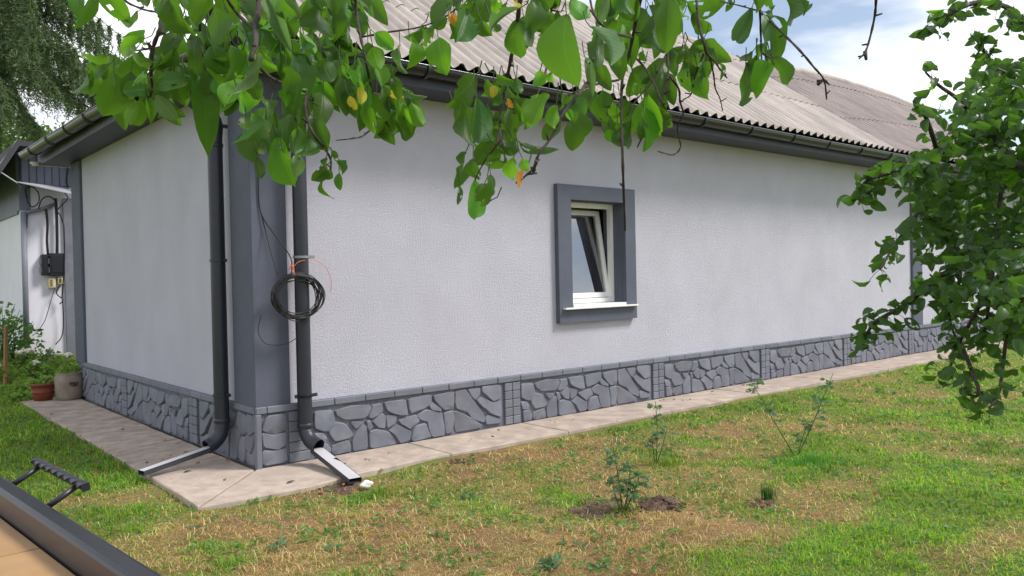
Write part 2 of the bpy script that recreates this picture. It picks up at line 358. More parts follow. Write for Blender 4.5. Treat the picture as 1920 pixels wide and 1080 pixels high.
r_.color_ramp.elements[0].color = (.5, .46, .43, 1); r_.color_ramp.elements[1].color = (1.4, 1.4, 1.35, 1); l.new(n1.outputs['Fac'], r_.inputs['Fac'])
mu = n.new('ShaderNodeMixRGB'); mu.blend_type = 'MULTIPLY'; mu.inputs['Fac'].default_value = 1; l.new(at_.outputs['Color'], mu.inputs['Color1']); l.new(r_.outputs['Color'], mu.inputs['Color2'])
l.new(mu.outputs['Color'], b.inputs['Base Color'])
bp = n.new('ShaderNodeBump'); bp.inputs['Strength'].default_value = 1; bp.inputs['Distance'].default_value = .02; l.new(n1.outputs['Fac'], bp.inputs['Height']); l.new(bp.outputs['Normal'], b.inputs['Normal'])
ground = link_mesh('ground', big_mesh('ground', gv, gt, gcol, m, True), None); tag(ground, 'patchy lawn of green and dry straw-coloured grass over brown soil', None, None, 'structure')

# ---------------------------------------------------------------- paving round the house
pav = empty('pavement'); tag(pav, 'pinkish concrete apron paving along the foot of the house', None, None, 'structure')
def slab(poly, z=0.0, th=.07):
    """poly counter-clockwise (x,y); chamfered top edge and slightly wavy outline"""
    P = [np.array(p, float) for p in poly]; out = []
    for i in range(len(P)):
        a, bq = P[i], P[(i+1) % len(P)]; L = np.linalg.norm(bq-a); k = max(1, int(L/.22))
        for j in range(k):
            q = a+(bq-a)*j/k
            nrm = np.array([(bq-a)[1], -(bq-a)[0]])/L
            out.append(q+nrm*(random.uniform(-.008, .004) if 0 < j else 0))
    cen = sum(out)/len(out); N = len(out)
    mb = MB(); vs = []
    for p in out: vs.append((*p, z-th))
    for p in out: vs.append((*p, z-.008))
    for p in out:
        d = cen-p; vs.append((*(p+d/np.linalg.norm(d)*.010), z))
    fs = []
    for r0 in (0, N):
        for i in range(N): j = (i+1) % N; fs.append((r0+i, r0+j, r0+N+j, r0+N+i))
    fs.append(tuple(2*N+i for i in range(N))); mb.add(vs, fs)
    return mb.build('slab', MT['concrete'], pav)
yo = -.76
# left run (in front of the side wall); joints and cracks between the slabs
slab([(-.79, -.81), (-.02, .02), (-.02, .80), (-.76, .62)])
slab([(-.76, .632), (-.02, .812), (-.02, 1.98), (-.745, 1.66)])
slab([(-.745, 1.675), (-.02, 1.995), (-.02, 3.30), (-.735, 3.22)])
slab([(-.735, 3.236), (-.02, 3.316), (-.02, 4.75), (-.72, 4.86)])
slab([(-.72, 4.875), (-.02, 4.765), (-.02, 6.75), (-.70, 6.55)])
# right run
xs = [-.775, 1.55, 3.05, 4.8, 6.6, 8.5, 10.4, 12.6, 15.0, 17.6, 21]
for i in range(len(xs)-1):
    a0, a1 = xs[i]+.006, xs[i+1]-.006
    if i == 0: slab([(-.78, -.83), (.05, -.86), (.6, -.74), (1.544, -.70), (1.544, .02), (-.0, .02)])
    else:
        w0 = -.68-.02*(i % 3); w1 = -.68-.02*((i+1) % 3)
        slab([(a0, w0), (a1, w1), (a1+random.uniform(-.06, .06)*0, .02), (a0, .02)], z=-.002*(i % 2))

# ---------------------------------------------------------------- house
house = empty('house', (4, 3, 0), 'long single-storey grey-white rendered house with dark grey trim and corrugated roof', 'house')
HX1, HY1, ZS = 21.0, 6.5, 3.43
w = MB(); w.box((.0+.04, .06, .30), (HX1, HY1, ZS+.18)); w.build('wall_core', MT['interior_dark'], house) if False else None
# right wall with openings for the two windows, left wall and the far walls
WIN = [(3.86, 4.80), (14.95, 15.95)]; WZ0, WZ1 = 1.27, 2.51
def wallquads(mb, y, x0, x1, z0, z1, holes):
    xsn = [x0]
    for a, c in holes: xsn += [a, c]
    xsn.append(x1)
    for i in range(len(xsn)-1):
        if i % 2 == 0: mb.box((xsn[i], y, z0), (xsn[i+1], y+.30, z1))
        else:
            mb.box((xsn[i], y, z0), (xsn[i+1], y+.30, WZ0)); mb.box((xsn[i], y, WZ1), (xsn[i+1], y+.30, z1))
wb = MB(); wallquads(wb, .06, .04, HX1, .2, ZS+.15, WIN); wb.build('wall', MT['wall_stucco'], house)
wb = MB(); wb.box((.04, .361, .2), (.34, HY1, ZS+.15)); wb.build('wall', MT['wall_stucco'], house)
wb = MB(); wb.box((.341, HY1-.3, .2), (HX1, HY1, ZS+.15)); wb.build('wall', MT['wall_stucco'], house)
wb = MB(); wb.box((HX1-.3, .361, .2), (HX1, HY1-.301, ZS+.15)); wb.build('wall', MT['wall_stucco'], house)
# pilasters
pb = MB(); pb.bevbox((.0, .025, .505), (.335, .355, ZS-.002), .012); pb.box((.003, .35, .506), (.05, .475, ZS-.003)); pb.build('corner_pilaster', MT['grey_stucco'], house)
pb = MB(); pb.bevbox((.0, 6.03, .505), (.36, 6.53, ZS-.002), .012); pb.build('corner_pilaster', MT['grey_stucco'], house)
pb = MB(); pb.bevbox((13.0, .015, .505), (13.42, .07, ZS-.002), .008); pb.build('wall_pilaster', MT['grey_stucco'], house)

# --- plinth: concrete panels cast with rough stones, little brick ladders between, brick course on top
plinth = MB().box((.03, .03, -.02), (HX1-.02, .30, .466)).box((.0305, .3005, -.019), (.30, HY1-.02, .4665)).build('plinth', MT['plinth_joint'], house)
STONES = [[(45,445),(180,440),(195,520),(150,590),(110,600),(40,570)], [(200,440),(300,410),(445,395),(470,420),(440,490),(270,510),(215,475)],
 [(480,400),(545,390),(555,440),(520,480),(470,500),(452,480)], [(570,380),(730,355),(740,470),(700,475),(620,460),(580,430)],
 [(750,350),(915,320),(915,385),(850,430),(770,460),(755,420)], [(900,402),(930,377),(990,430),(985,445),(920,432)],
 [(935,330),(1095,295),(1090,390),(1080,430),(1020,435),(985,410),(940,355)], [(1105,295),(1180,280),(1220,340),(1320,480),(1315,530),(1220,500),(1200,455),(1110,425),(1100,380)],
 [(1195,280),(1285,270),(1285,320),(1250,360),(1215,320)], [(1300,260),(1440,240),(1445,340),(1385,370),(1340,330),(1300,300)],
 [(1258,365),(1290,335),(1390,385),(1445,360),(1445,490),(1370,465),(1310,420)], [(1325,490),(1350,475),(1445,510),(1445,528),(1330,548)],
 [(1090,450),(1110,445),(1200,490),(1300,545),(1290,570),(1110,605),(1097,560)], [(1015,460),(1080,440),(1090,500),(1080,605),(1035,615),(1022,540)],
 [(815,480),(870,435),(1000,457),(1012,540),(1025,620),(930,643),(905,580),(890,520),(840,510)], [(670,510),(800,472),(830,520),(800,540),(760,578),(700,545)],
 [(768,645),(800,560),(880,535),(895,600),(920,635),(850,665),(790,675)], [(600,590),(670,545),(765,600),(750,665),(690,690),(645,620)],
 [(475,520),(550,465),(572,480),(572,575),(520,565)], [(582,475),(660,480),(655,530),(590,572)], [(455,605),(510,582),(600,602),(655,672),(650,698),(462,730)],
 [(332,650),(400,545),(436,560),(442,725),(332,745)], [(312,532),(410,522),(352,578)], [(432,520),(460,517),(482,560),(452,592),(442,570)],
 [(150,610),(200,532),(270,542),(328,620),(312,642),(200,675)], [(40,610),(110,612),(138,650),(130,680),(60,682)],
 [(172,745),(182,702),(290,662),(312,705),(312,745),(200,775)], [(66,695),(130,690),(163,722),(163,765),(110,785),(70,785)]]
def onwall(X, Y):
    px, py = 580+X*.25, 660+Y*.25; v = ray(px, py); t = (0-CAM[1])/v[1]; q = CAM+v*t; return q[0], q[2]
PAN = []
for st in STONES:
    pts = [onwall(*p) for p in st]
    PAN.append([((x-.555)/2.225, min(max(z, .0), .462)) for x, z in pts])
def stone_mesh(poly, h=.028, seed=0):
    rnd = random.Random(seed); c = np.mean(np.array(poly), 0); n0 = len(poly)
    # round the outline once
    pts = []
    for i in range(n0):
        a = np.array(poly[i]); p0 = np.array(poly[i-1]); p1 = np.array(poly[(i+1) % n0])
        pts += [a+(p0-a)*.13, a+(p1-a)*.13]
    pts = [p+np.array([rnd.uniform(-.004, .004), rnd.uniform(-.004, .004)]) for p in pts]
    pts = [p+(p-c)/max(np.linalg.norm(p-c), 1e-4)*.011 for p in pts]; pts = [np.array([p[0], min(max(p[1], .0), .464)]) for p in pts]
    N = len(pts); tx, tz = rnd.uniform(-.06, .06), rnd.uniform(-.08, .08); hh = h*rnd.uniform(.75, 1.15)
    vs = []
    for sc, dp in ((1.0, 0.0), (.95, .70), (.80, 1.0)):
        for p in pts:
            q = c+(p-c)*sc
            if sc < 1:
                d = np.linalg.norm(p-c); q = p+(c-p)/max(d, 1e-4)*min((.004 if sc > .9 else .013), d*.5)
            y = hh*dp + ((q[0]-c[0])*tx+(q[1]-c[1])*tz)*(dp > 0) + (rnd.uniform(-.003, .003) if dp else 0)
            vs.append((q[0], -y, q[1]))
    vs.append((c[0], -(hh*1.02), c[1]))
    fs = []
    for k in range(2):
        for i in range(N): j = (i+1) % N; fs.append((k*N+i, k*N+j, (k+1)*N+j, (k+1)*N+i))
    for i in range(N): fs.append((2*N+i, 2*N+(i+1) % N, 3*N))
    mb = MB(); mb.add(vs, fs); me = mb.mesh('stone', True); me.set_sharp_from_angle(angle=math.radians(32)); return me
def place_on(face, u0, me_or_mb, name):
    """face 'r': u runs along +X on y=0 ; face 'l': u runs along +Y on x=0, mirrored"""
    o = link_mesh(name, me_or_mb, MT['plinth_paint'], plinth)
    if face == 'r': o.matrix_local = Matrix.Translation(Vector((u0, .03, 0)))
    else: o.matrix_local = Matrix.Translation(Vector((.03, u0, 0))) @ Matrix(((0, 1, 0, 0), (1, 0, 0, 0), (0, 0, 1, 0), (0, 0, 0, 1)))
    return o
cache = {}
def panel(face, start, width, frac0=0., frac1=1.):
    for i, st in enumerate(PAN):
        cx_ = sum(p[0] for p in st)/len(st)
        if not frac0 <= cx_ <= frac1: continue
        key = (i, round(width, 3))
        if key not in cache: cache[key] = stone_mesh([(p[0]*width, p[1]) for p in st], seed=i)
        place_on(face, start, cache[key], 'stone')
def brickmesh(wd, hh, d=.03, key=None):
    k = ('b', round(wd, 3), round(hh, 3), d)
    if k not in cache: cache[k] = MB().bevbox((.003, -d, .003), (wd-.003, .0, hh-.003), .005).mesh('brick')
    return cache[k]
def brick(face, u, z, wd, hh, d=.03):
    o = place_on(face, u, brickmesh(wd, hh, d), 'brick'); o.location.z += z; o.location.x += random.uniform(-.0006, .0006); return o
def ladder(face, u, wd=.225, cols=2):
    for r_i in range(5):
        for c_i in range(cols): brick(face, u+wd/cols*c_i, .004+.0915*r_i, wd/cols, .0915, .026)
# right side
for k in range(5):
    x0 = .555+2.49*k; panel('r', x0, 2.225); ladder('r', x0+2.245)
panel('r', .555+2.49*5, 2.225); ladder('r', .555+2.49*5+2.245); panel('r', .555+2.49*6, 2.225)
for i, st in enumerate([[(.055,.335),(.10,.44),(.27,.45),(.275,.30),(.16,.275),(.09,.31)], [(.055,.31),(.15,.265),(.275,.285),(.27,.17),(.19,.14),(.06,.185)], [(.055,.02),(.06,.155),(.19,.125),(.275,.145),(.275,.02)]]):
    place_on('r', 0, stone_mesh(st, .028, 90+i), 'stone')
ladder('r', .30, .20, 1)
# left side
panel('l', 1.755-.0, 2.19); panel('l', 4.215, 2.0)
ladder('l', 1.49, .225); ladder('l', 3.955, .225)
for i, st in enumerate([[(.055,.33),(.10,.44),(.24,.45),(.26,.31),(.16,.275)], [(.055,.30),(.15,.255),(.26,.285),(.25,.15),(.13,.12)], [(.055,.02),(.06,.20),(.13,.10),(.24,.13),(.25,.02)],
                        [(.275,.28),(.27,.44),(.42,.45),(.45,.33),(.37,.25)], [(.275,.02),(.27,.24),(.37,.23),(.42,.12),(.40,.02)], [(.44,.02),(.44,.13),(.40,.24),(.47,.30),(.58,.26),(.60,.02)]]):
    place_on('l', 0, stone_mesh(st, .028, 70+i), 'stone')
for i, st in enumerate(PAN):
    if .62 < sum(p[0] for p in st)/len(st) < 1.0: place_on('l', .02-.0, stone_mesh([(p[0]*2.19-.77, p[1]) for p in st], seed=i), 'stone')
# corner edge bead and the brick course that caps the plinth
MB().bevbox((-.006, -.006, -.015), (.045, .045, .468), .006).build('corner_bead', MT['plinth_paint'], plinth)
u = .0
cw = .325
k = 0
brick('r', 0.0, .468, .10, .064, .032); 
for k in range(58):
    uu = .10+cw*k*1.0
    if uu < 19.5: brick('r', uu, .468, cw, .064, .032+random.uniform(-.002, .002))
for k in range(19):
    uu = .0+cw*k
    if uu < 6.2: brick('l', uu+.04, .468, cw, .064, .031+random.uniform(-.002, .002))
MB().box((.03, .03, .467), (HX1-.02, .12, .5305)).box((.0302, .1205, .4672), (.12, HY1-.02, .5302)).build('cap_bed', MT['plinth_joint'], plinth)

# --- windows
def window(x0, x1, sash_tilt, full=True):
    wd = empty('window', (0, 0, 0)); wd.parent = house; wd.location = Vector(((x0+x1)/2, .1, 1.9))-house.location
    z0, z1 = WZ0, WZ1
    sx0, sx1, sz0, sz1 = x0-.215, x1+.19, 1.07, 2.685
    s = MB(); yf, yb = -.005, .0595
    s.box((sx0, yf, z1), (sx1, yb, sz1)); s.box((sx0, yf, sz0), (sx1, yb, z0)); s.box((sx0, yf, z0), (x0, yb, z1)); s.box((x1, yf, z0), (sx1, yb, z1))
    # the painted reveal lining
    s.box((x1-.006, yb, z0), (x1-.001, .36, z1)); s.box((x0+.001, yb, z0), (x0+.006, .36, z1)); s.box((x0+.0065, yb, z1-.006), (x1-.0065, .36, z1-.001))
    s.build('surround', MT['grey_stucco'], wd)
    MB().bevbox((x0-.165, -.060, 1.224), (x1+.165, -.006, 1.245), .004).box((x0+.007, -.0055, 1.271), (x1-.007, .20, 1.277)).box((x0+.007,-.0062,1.245),(x1-.007,-.0056,1.277)).build('sill', MT['white_plastic'], wd)
    f = MB(); y0, y1 = .195, .255; t = .055
    f.box((x0+.0065, y0, z0+.012), (x0+t, y1, z1-.0065)); f.box((x1-t, y0, z0+.012), (x1-.0065, y1, z1-.0065))
    f.box((x0+t, y0+.001, z1-t-.01), (x1-t, y1, z1-.0065)); f.box((x0+t, y0+.001, z0+.012), (x1-t, y1, z0+.012+t)); f.build('frame', MT['white_plastic'], wd)
    # tilted sash
    sh = math.tan(math.radians(sash_tilt)); a0, a1, b0, b1 = x0+t-.01, x1-t+.01, z0+t+.018, z1-t-.02; q = .062
    def sx(mb): mb.v = [(vx, vy+(vz-b0)*sh, vz) for vx, vy, vz in mb.v]; return mb
    s2 = MB(); ys, ye = .225, .285
    s2.box((a0, ys, b0), (a0+q, ye, b1)); s2.box((a1-q, ys, b0), (a1, ye, b1)); s2.box((a0+q, ys+.001, b0), (a1-q, ye-.001, b0+q)); s2.box((a0+q, ys+.001, b1-q), (a1-q, ye-.001, b1))
    sx(s2).build('sash', MT['white_plastic'], wd)
    sx(MB().add([(a0+q-.004, .252, b0+q-.004), (a1-q+.004, .252, b0+q-.004), (a1-q+.004, .252, b1-q+.004), (a0+q-.004, .252, b1-q+.004)], [(0, 1, 2, 3)])).build('pane', MT['window_glass'], wd)
    # room behind
    MB().add([(x0-.6, .365, z0-.5), (x1+.6, .365, z0-.5), (x1+.6, .365, z1+.4), (x0-.6, .365, z1+.4), (x0-.6, 2.4, z0-.5), (x1+.6, 2.4, z0-.5), (x1+.6, 2.4, z1+.4), (x0-.6, 2.4, z1+.4)],
             [(4, 5, 6, 7), (0, 4, 7, 3), (5, 1, 2, 6), (0, 1, 5, 4), (3, 7, 6, 2)]).build('room', MT['interior_dark'], wd)
    cv = []; N = 40; 
    for i in range(N+1):
        xx = x0+.02+(x1-x0-.04)*i/N; yy = .58+.012*math.sin(i*1.1)
        cv += [(xx, yy, z0-.2), (xx, yy, z1+.25)]
    MB().add(cv, [(2*i, 2*i+2, 2*i+3, 2*i+1) for i in range(N)]).build('curtain', MT['curtain_grey'], wd, True)
    return wd
window(*WIN[0], 9.0); window(*WIN[1], 0.0)

# --- eaves, gutters
MB().box((-.30, -.385, ZS), (HX1+.3, .0595, ZS+.015)).build('soffit', MT['soffit_metal'], house)
MB().box((-.33, .0605, ZS+.001), (.0395, 6.9, ZS+.016)).build('soffit', MT['soffit_metal'], house)
MB().box((-.30, -.405, ZS-.012), (HX1+.3, -.3855, ZS+.20)).build('fascia', MT['soffit_metal'], house)
MB().add([(-.345, -.38, ZS-.01), (-.345+.0, 6.92, ZS-.01), (-.345, 6.92, ZS+.2), (-.345, -.38, ZS+.2), (-.331, -.38, ZS-.01), (-.331, 6.92, ZS-.01), (-.331, 6.92, ZS+.2), (-.331, -.38, ZS+.2)],
         [(0, 1, 2, 3), (7, 6, 5, 4), (0, 4, 5, 1), (3, 2, 6, 7), (1, 5, 6, 2), (0, 3, 7, 4)]).build('fascia', MT['fascia_dark'], house)
MB().box((-.34, 6.905, ZS-.01), (2.0, 6.925, ZS+.18)).build('fascia', MT['white_plastic'], house)
def gprof(R=.080, t=.004):
    o = [(-math.cos(a)*R, -math.sin(a)*R) for a in np.linspace(0, math.pi, 13)]
    i = [(-math.cos(a)*(R-t), -math.sin(a)*(R-t)) for a in np.linspace(math.pi, 0, 13)]
    # outer bead
    return [(o[0][0]-.006, .006)] + o + [(o[-1][0], .008), (i[0][0], .008)] + i + [(i[-1][0]+.001, .006)]
def gutter(A, B, side, brackets, material, name='gutter'):
    A, B = Vector(A), Vector(B); d = (B-A).normalized(); side = Vector(side); up = Vector((0, 0, 1))
    n_ = 14; g = MB().sweep([(A+(B-A)*i/n_+up*0.004*math.sin(i*1.9), side, up) for i in range(n_+1)], gprof(), closed=True).build(name, MT[material], house, False)
    MB().tube([A+(B-A)*i/n_-side*.083+up*(.008+.004*math.sin(i*1.9)) for i in range(n_+1)], .0075, 8).build('lip', MT['pipe_gloss'], g, True)
    for e in (A, B):
        pr = [(-math.cos(a)*.078, -math.sin(a)*.078) for a in np.linspace(0, math.pi, 13)]
        MB().add([e+side*p[0]+up*p[1] for p in pr], [tuple(range(13))]).build('end_cap', MT[material], g)
    for s_ in brackets:
        c = A+(B-A)*s_; R2 = .084
        prof = [c+side*(-math.cos(a)*R2)+up*(-math.sin(a)*R2) for a in np.linspace(-.12, math.pi+.1, 14)]
        mb = MB(); vs = []; hw = .016
        for p in prof: vs += [p-d*hw, p+d*hw]
        for p in prof:
            q = c+(p-c)*1.13; vs += [q-d*hw, q+d*hw]
        M = len(prof)*2; fs = []
        for i in range(len(prof)-1):
            fs += [(2*i, 2*i+1, 2*i+3, 2*i+2), (M+2*i, M+2*i+2, M+2*i+3, M+2*i+1), (2*i, 2*i+2, M+2*i+2, M+2*i), (2*i+1, M+2*i+1, M+2*i+3, 2*i+3)]
        mb.add(vs, fs).build('bracket', MT['pipe_graphite'], g)
    return g
GL = 15.6
g1 = gutter((-.44, -.490, 3.575), (-.44+GL+6, -.490, 3.545), (0, 1, 0), [(x+.44)/(GL+6) for x in (.5, 1.5, 2.57, 3.63, 4.68, 5.73, 6.78, 7.85, 8.85, 9.87, 10.9, 11.95, 13.0, 14.05, 15.1)], 'gutter_brown')
g2 = gutter((-.36, -.40, 3.565), (-.50, 7.0, 3.585), (1, .02, 0), [(y+.4)/7.4 for y in (.4, 1.2, 2.0, 2.75, 3.45, 4.35, 5.3, 6.35)], 'gutter_brown')
MB().lathe([(.07, 0), (.03, -.05), (.0, -.055)], (-.40, 6.86, 3.46), 14).build('gutter_elbow', MT['white_plastic'], g2, True)

# --- roof: corrugated sheets in three courses, hipped at the left end
PITCHT = .7235; ANG = math.atan(PITCHT); WAVE = .1955; AMP = .030
roof = MB().add([(-.40, -.40, 3.60), (3.05, 3.05, 6.09), (20.4, 3.05, 6.00), (HX1+.4, -.40, 3.60), (-.40, 6.9, 3.60), (HX1+.4, 6.9, 3.60)],
                [(0, 3, 2, 1), (0, 1, 4), (1, 2, 5, 4), (2, 3, 5)]).build('roof', MT['roof_batten'], house)
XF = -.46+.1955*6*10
def sag(x, s):
    """old roof: the covering dips after the joint at XF and swells again"""
    z = .018*math.sin(x*.9+.6)*min(1, s)
    if x > XF:
        t = x-XF; z += -.26*math.exp(-t*.55)*min(1.0, t/.12)*min(1.0, s/.8)*min(1, .25+s/4) + .02*min(t, 5)*.5 - .0
    if x > 17.5: z -= .055*(x-17.5)**2*.32*min(1, s/2)
    return z
def roof_pt(x, s, lift=0.0, face='f'):
    """s distance up the slope from the eave"""
    wz = AMP*math.cos(2*math.pi*x/WAVE)
    if face == 'f':
        y = -.455+s*math.cos(ANG); z = 3.655+s*math.sin(ANG)+sag(x, s)
        return (x, y-math.sin(ANG)*(wz+lift), z+math.cos(ANG)*(wz+lift))
    if face == 'b':
        y = 6.555-s*math.cos(ANG); z = 3.655+s*math.sin(ANG)
        return (x, y+math.sin(ANG)*(wz+lift), z+math.cos(ANG)*(wz+lift))
    X = -.40+s*math.cos(ANG); z = 3.588+s*math.sin(ANG)
    return (X-math.sin(ANG)*(wz+lift), x, z+math.cos(ANG)*(wz+lift))
def sheet(u0, u1, s0, s1, lift, face='f', clip=None, per=10, rows=3):
    n_ = max(2, int(round((u1-u0)/WAVE*per))); vs = []; fs = []
    us = np.linspace(u0, u1, n_+1); ss = np.linspace(s0, s1, rows+1)
    T = .007
    for th in (T, 0.0):
        for j, s_ in enumerate(ss):
            for u_ in us: vs.append(roof_pt(u_, s_, lift*(1-(s_-s0)/(s1-s0))+th, face))
    nu = n_+1; K = nu*(rows+1)
    for j in range(rows):
        for i in range(n_):
            a = j*nu+i; fs.append((a, a+1, a+nu+1, a+nu)); fs.append((K+a, K+a+nu, K+a+nu+1, K+a+1))
    for i in range(n_): fs.append((i, K+i, K+i+1, i+1))
    for j in range(rows): fs.append((j*nu, (j+1)*nu, K+(j+1)*nu, K+j*nu)); fs.append((j*nu+n_, K+j*nu+n_, K+(j+1)*nu+n_, (j+1)*nu+n_))
    mb = MB().add(vs, fs)
    if clip:
        bm = bmesh.new(); me = mb.mesh('roof_sheet'); bm.from_mesh(me)
        for co, no in clip: bmesh.ops.bisect_plane(bm, geom=bm.verts[:]+bm.edges[:]+bm.faces[:], plane_co=co, plane_no=no, clear_outer=True)
        if not bm.faces: bm.free(); return None
        bm.to_mesh(me); bm.free()
    else: me = mb.mesh('roof_sheet')
    me.shade_smooth()
    try: me.set_sharp_from_angle(angle=math.radians(50))
    except Exception: pass
    return link_mesh('roof_sheet', me, MT['asbestos_dark' if (face == 'f' and u0 > XF-.01) else 'asbestos_sheet'], roof)
SW = WAVE*6
hip_f = ((0-.455, -.455, 0), (-1, 1, 0))      # keep x-x0 > y-y0 side on the front slope
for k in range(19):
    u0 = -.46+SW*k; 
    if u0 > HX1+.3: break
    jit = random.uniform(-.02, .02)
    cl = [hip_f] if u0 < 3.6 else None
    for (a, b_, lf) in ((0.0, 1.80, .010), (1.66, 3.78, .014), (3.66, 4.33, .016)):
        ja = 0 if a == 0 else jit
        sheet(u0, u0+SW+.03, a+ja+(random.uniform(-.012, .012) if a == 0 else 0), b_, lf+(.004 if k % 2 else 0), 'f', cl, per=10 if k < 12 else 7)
hip_l = ((-.455, -.455, 0), (1, -1, 0)); hip_l2 = ((-.455, 6.555, 0), (1, 1, 0))
for k in range(6):
    u0 = -.46+SW*k
    sheet(u0, u0+SW+.03, 0.0, 4.33, .006+(.004 if k % 2 else 0), 'l', [hip_l, hip_l2], per=8)
sheet(-.4, HX1+.4, 0, 4.3, .008, 'b', [((-.455, 6.555, 0), (-1, -1, 0))], per=4, rows=2)
# ridge and hip caps
rc = MB(); path = [(x, 3.05+.0, 6.175+.02+sag(x, 4.2)*1.0) for x in np.linspace(2.9, 20.6, 40)]
for i in range(0, 39, 2):
    rc = MB().tube([path[i], path[min(i+2, 39)]], [.085, .095], 10, False); rc.build('ridge_cap', MT['asbestos_sheet'], roof, True)
for i in range(5):
    A = Vector((-.42, -.42, 3.70)); B = Vector((3.05, 3.05, 6.19)); MB().tube([A+(B-A)*i/5, A+(B-A)*((i+1)/5+.01)], [.095, .085], 10, False).build('hip_cap', MT['asbestos_sheet'], roof, True)

# --- downpipes
def downpipe(path, r_, rings, clamps, label):
    dp = empty('downpipe', (0, 0, 0), label); dp.parent = house; dp.location = Vector(path[-1])-house.location
    MB().tube(path, r_, 20, False).build('pipe', MT['pipe_graphite'], dp, True)
    MB().tube(path, r_-.006, 20, False).build('pipe_bore', MT['black_cable'], dp, True)
    for z in rings:
        p = min(path, key=lambda q: abs(q[2]-z)); MB().tube([(p[0], p[1], z-.02), (p[0], p[1], z-.016), (p[0], p[1], z+.016), (p[0], p[1], z+.02)], [r_, r_+.006, r_+.006, r_], 20, False).build('socket', MT['pipe_graphite'], dp, True)
    for z, off, wallp in clamps:
        p = (off[0], off[1], z); mb = MB(); mb.tube([(p[0], p[1], z-.011), (p[0], p[1], z-.0105), (p[0], p[1], z+.0105), (p[0], p[1], z+.011)], [r_, r_+.008, r_+.008, r_], 20, False)
        wx, wy = wallp
        mb.box((min(wx[0], wx[1]), min(wy[0], wy[1]), z-.014), (max(wx[0], wx[1]), max(wy[0], wy[1]), z+.014)); mb.build('clamp', MT['steel_clamp' if off[0] > 0 and z > 1 else 'pipe_graphite'], dp, False)
    return dp
rx, ry = .412, -.085
pr = smooth_path([(rx, -.45, 3.50), (rx, -.43, 3.36), (rx, -.20, 3.12), (rx, ry, 2.96), (rx, ry, 2.7)], 5) + [(rx, ry, 1.8), (rx, ry, .9), (rx, ry, .33)] + smooth_path([(rx, ry, .30), (rx+.008, ry-.03, .240), (rx+.022, ry-.080, .195), (rx+.048, ry-.155, .165)], 4)
downpipe(pr, .064, (3.0, .34), [(2.92, (rx, ry), ((rx+.05, rx+.10), (ry-.01, ry+.02))), (1.83, (rx, ry), ((rx+.055, rx+.125), (ry-.012, ry+.012))), (.60, (rx, ry), ((rx+.055, rx+.12), (ry-.012, ry+.012))), (.601, (rx, ry), ((rx-.09, rx-.055), (ry-.012, ry+.012)))], 'dark grey downpipe on the long wall, right of the corner pilaster')
lx, ly = -.085, .565
pl_ = smooth_path([(-.42, .70, 3.50), (-.38, .68, 3.38), (-.19, .60, 3.20), (lx, ly, 3.08), (lx, ly, 2.9)], 5) + [(lx, ly, 1.8), (lx, ly, .9), (lx, ly, .36)] + smooth_path([(lx, ly, .34), (lx-.02, ly-.005, .25), (lx-.075, ly-.01, .185), (lx-.15, ly-.02, .150)], 4)
downpipe(pl_, .066, (2.86, .37), [(3.03, (lx, ly), ((lx+.04, lx+.09), (ly-.085, ly-.055))), (1.82, (lx, ly), ((lx+.02, lx+.05), (ly-.09, ly-.055))), (.60, (lx, ly), ((lx+.02, lx+.05), (ly-.10, ly-.055)))], 'dark grey downpipe on the short wall, left of the corner pilaster')

# ---------------------------------------------------------------- things against the wall
def trough(A, B, wdt, label, notch=False):
    A, B = Vector(A), Vector(B); d = (B-A); L = d.length; d.normalize(); side = d.cross(Vector((0, 0, 1))).normalized(); up = side.cross(d)
    root = empty('drain_trough', tuple(B), label, 'drain trough', 'drain troughs under the downpipes')
    hw = wdt/2; P = lambda t, s_, h: A+d*t+side*s_+up*h
    mb = MB(); n_ = 8
    prof = [(-hw, .042), (-hw, 0.0), (hw, 0.0), (hw, .042), (hw-.003, .042), (hw-.003, .006), (-hw+.003, .006), (-hw+.003, .042)]
    mb.sweep([(A+d*L*i/n_, side, up) for i in range(n_+1)], prof, closed=True); mb.build('channel', MT['dark_trough'], root)
    mb = MB(); bend = .012
    for i in range(n_):
        t0, t1 = L*i/n_*.98+.01, L*(i+1)/n_*.98+.01
        nw = .030 if (notch and i in (3,)) else 0
        mb.add([P(t0, -hw+.004+nw, .041), P(t1, -hw+.004+nw*0, .041), P(t1, hw-.004, .041), P(t0, hw-.004, .041)], [(0, 1, 2, 3)])
    mb.build('lining', MT['galvanised'], root); return root
trough((lx-.10, ly-.015, .115), (-.83, .405, .025), .095, 'white-lined dark drain trough sloping left across the concrete apron')
trough((rx+.055, ry-.09, .105), (.405, -.965, -.018), .11, 'notched white-lined drain trough sloping to the lawn from the right downpipe', True)
# coil of cable hung at the right downpipe
cc = Vector((.335, -.165, 1.485)); coil = empty('cable_coil', tuple(cc), 'coil of black cable hanging on the right downpipe with orange wire tie', 'cable coil')
mb = MB(); rr = random.Random(4)
for k in range(15):
    ax, az = .215+rr.uniform(-.035, .028), .178+rr.uniform(-.03, .022); ox, oz = rr.uniform(-.018, .018), rr.uniform(-.02, .012); ph = rr.uniform(0, 6)
    mb.tube([cc+Vector((ox+ax*math.cos(t), rr.uniform(-.004, .004)+.02*math.sin(t+ph)-.018+.012*(k % 4)*.6, oz+az*math.sin(t))) for t in np.linspace(0, 2*math.pi, 33)], .0042, 6, False)
mb.build('loops', MT['black_cable'], coil, True)
def onf(px, py, y): v = ray(px, py); return CAM+v*((y-CAM[1])/v[1])
MB().tube(smooth_path([onf(490, 590, -.17), onf(484, 622, -.12), onf(500, 645, -.05), onf(535, 645, -.06), onf(556, 634, -.15)]), .003, 6).build('loose_end', MT['black_cable'], coil, True)
mb = MB()
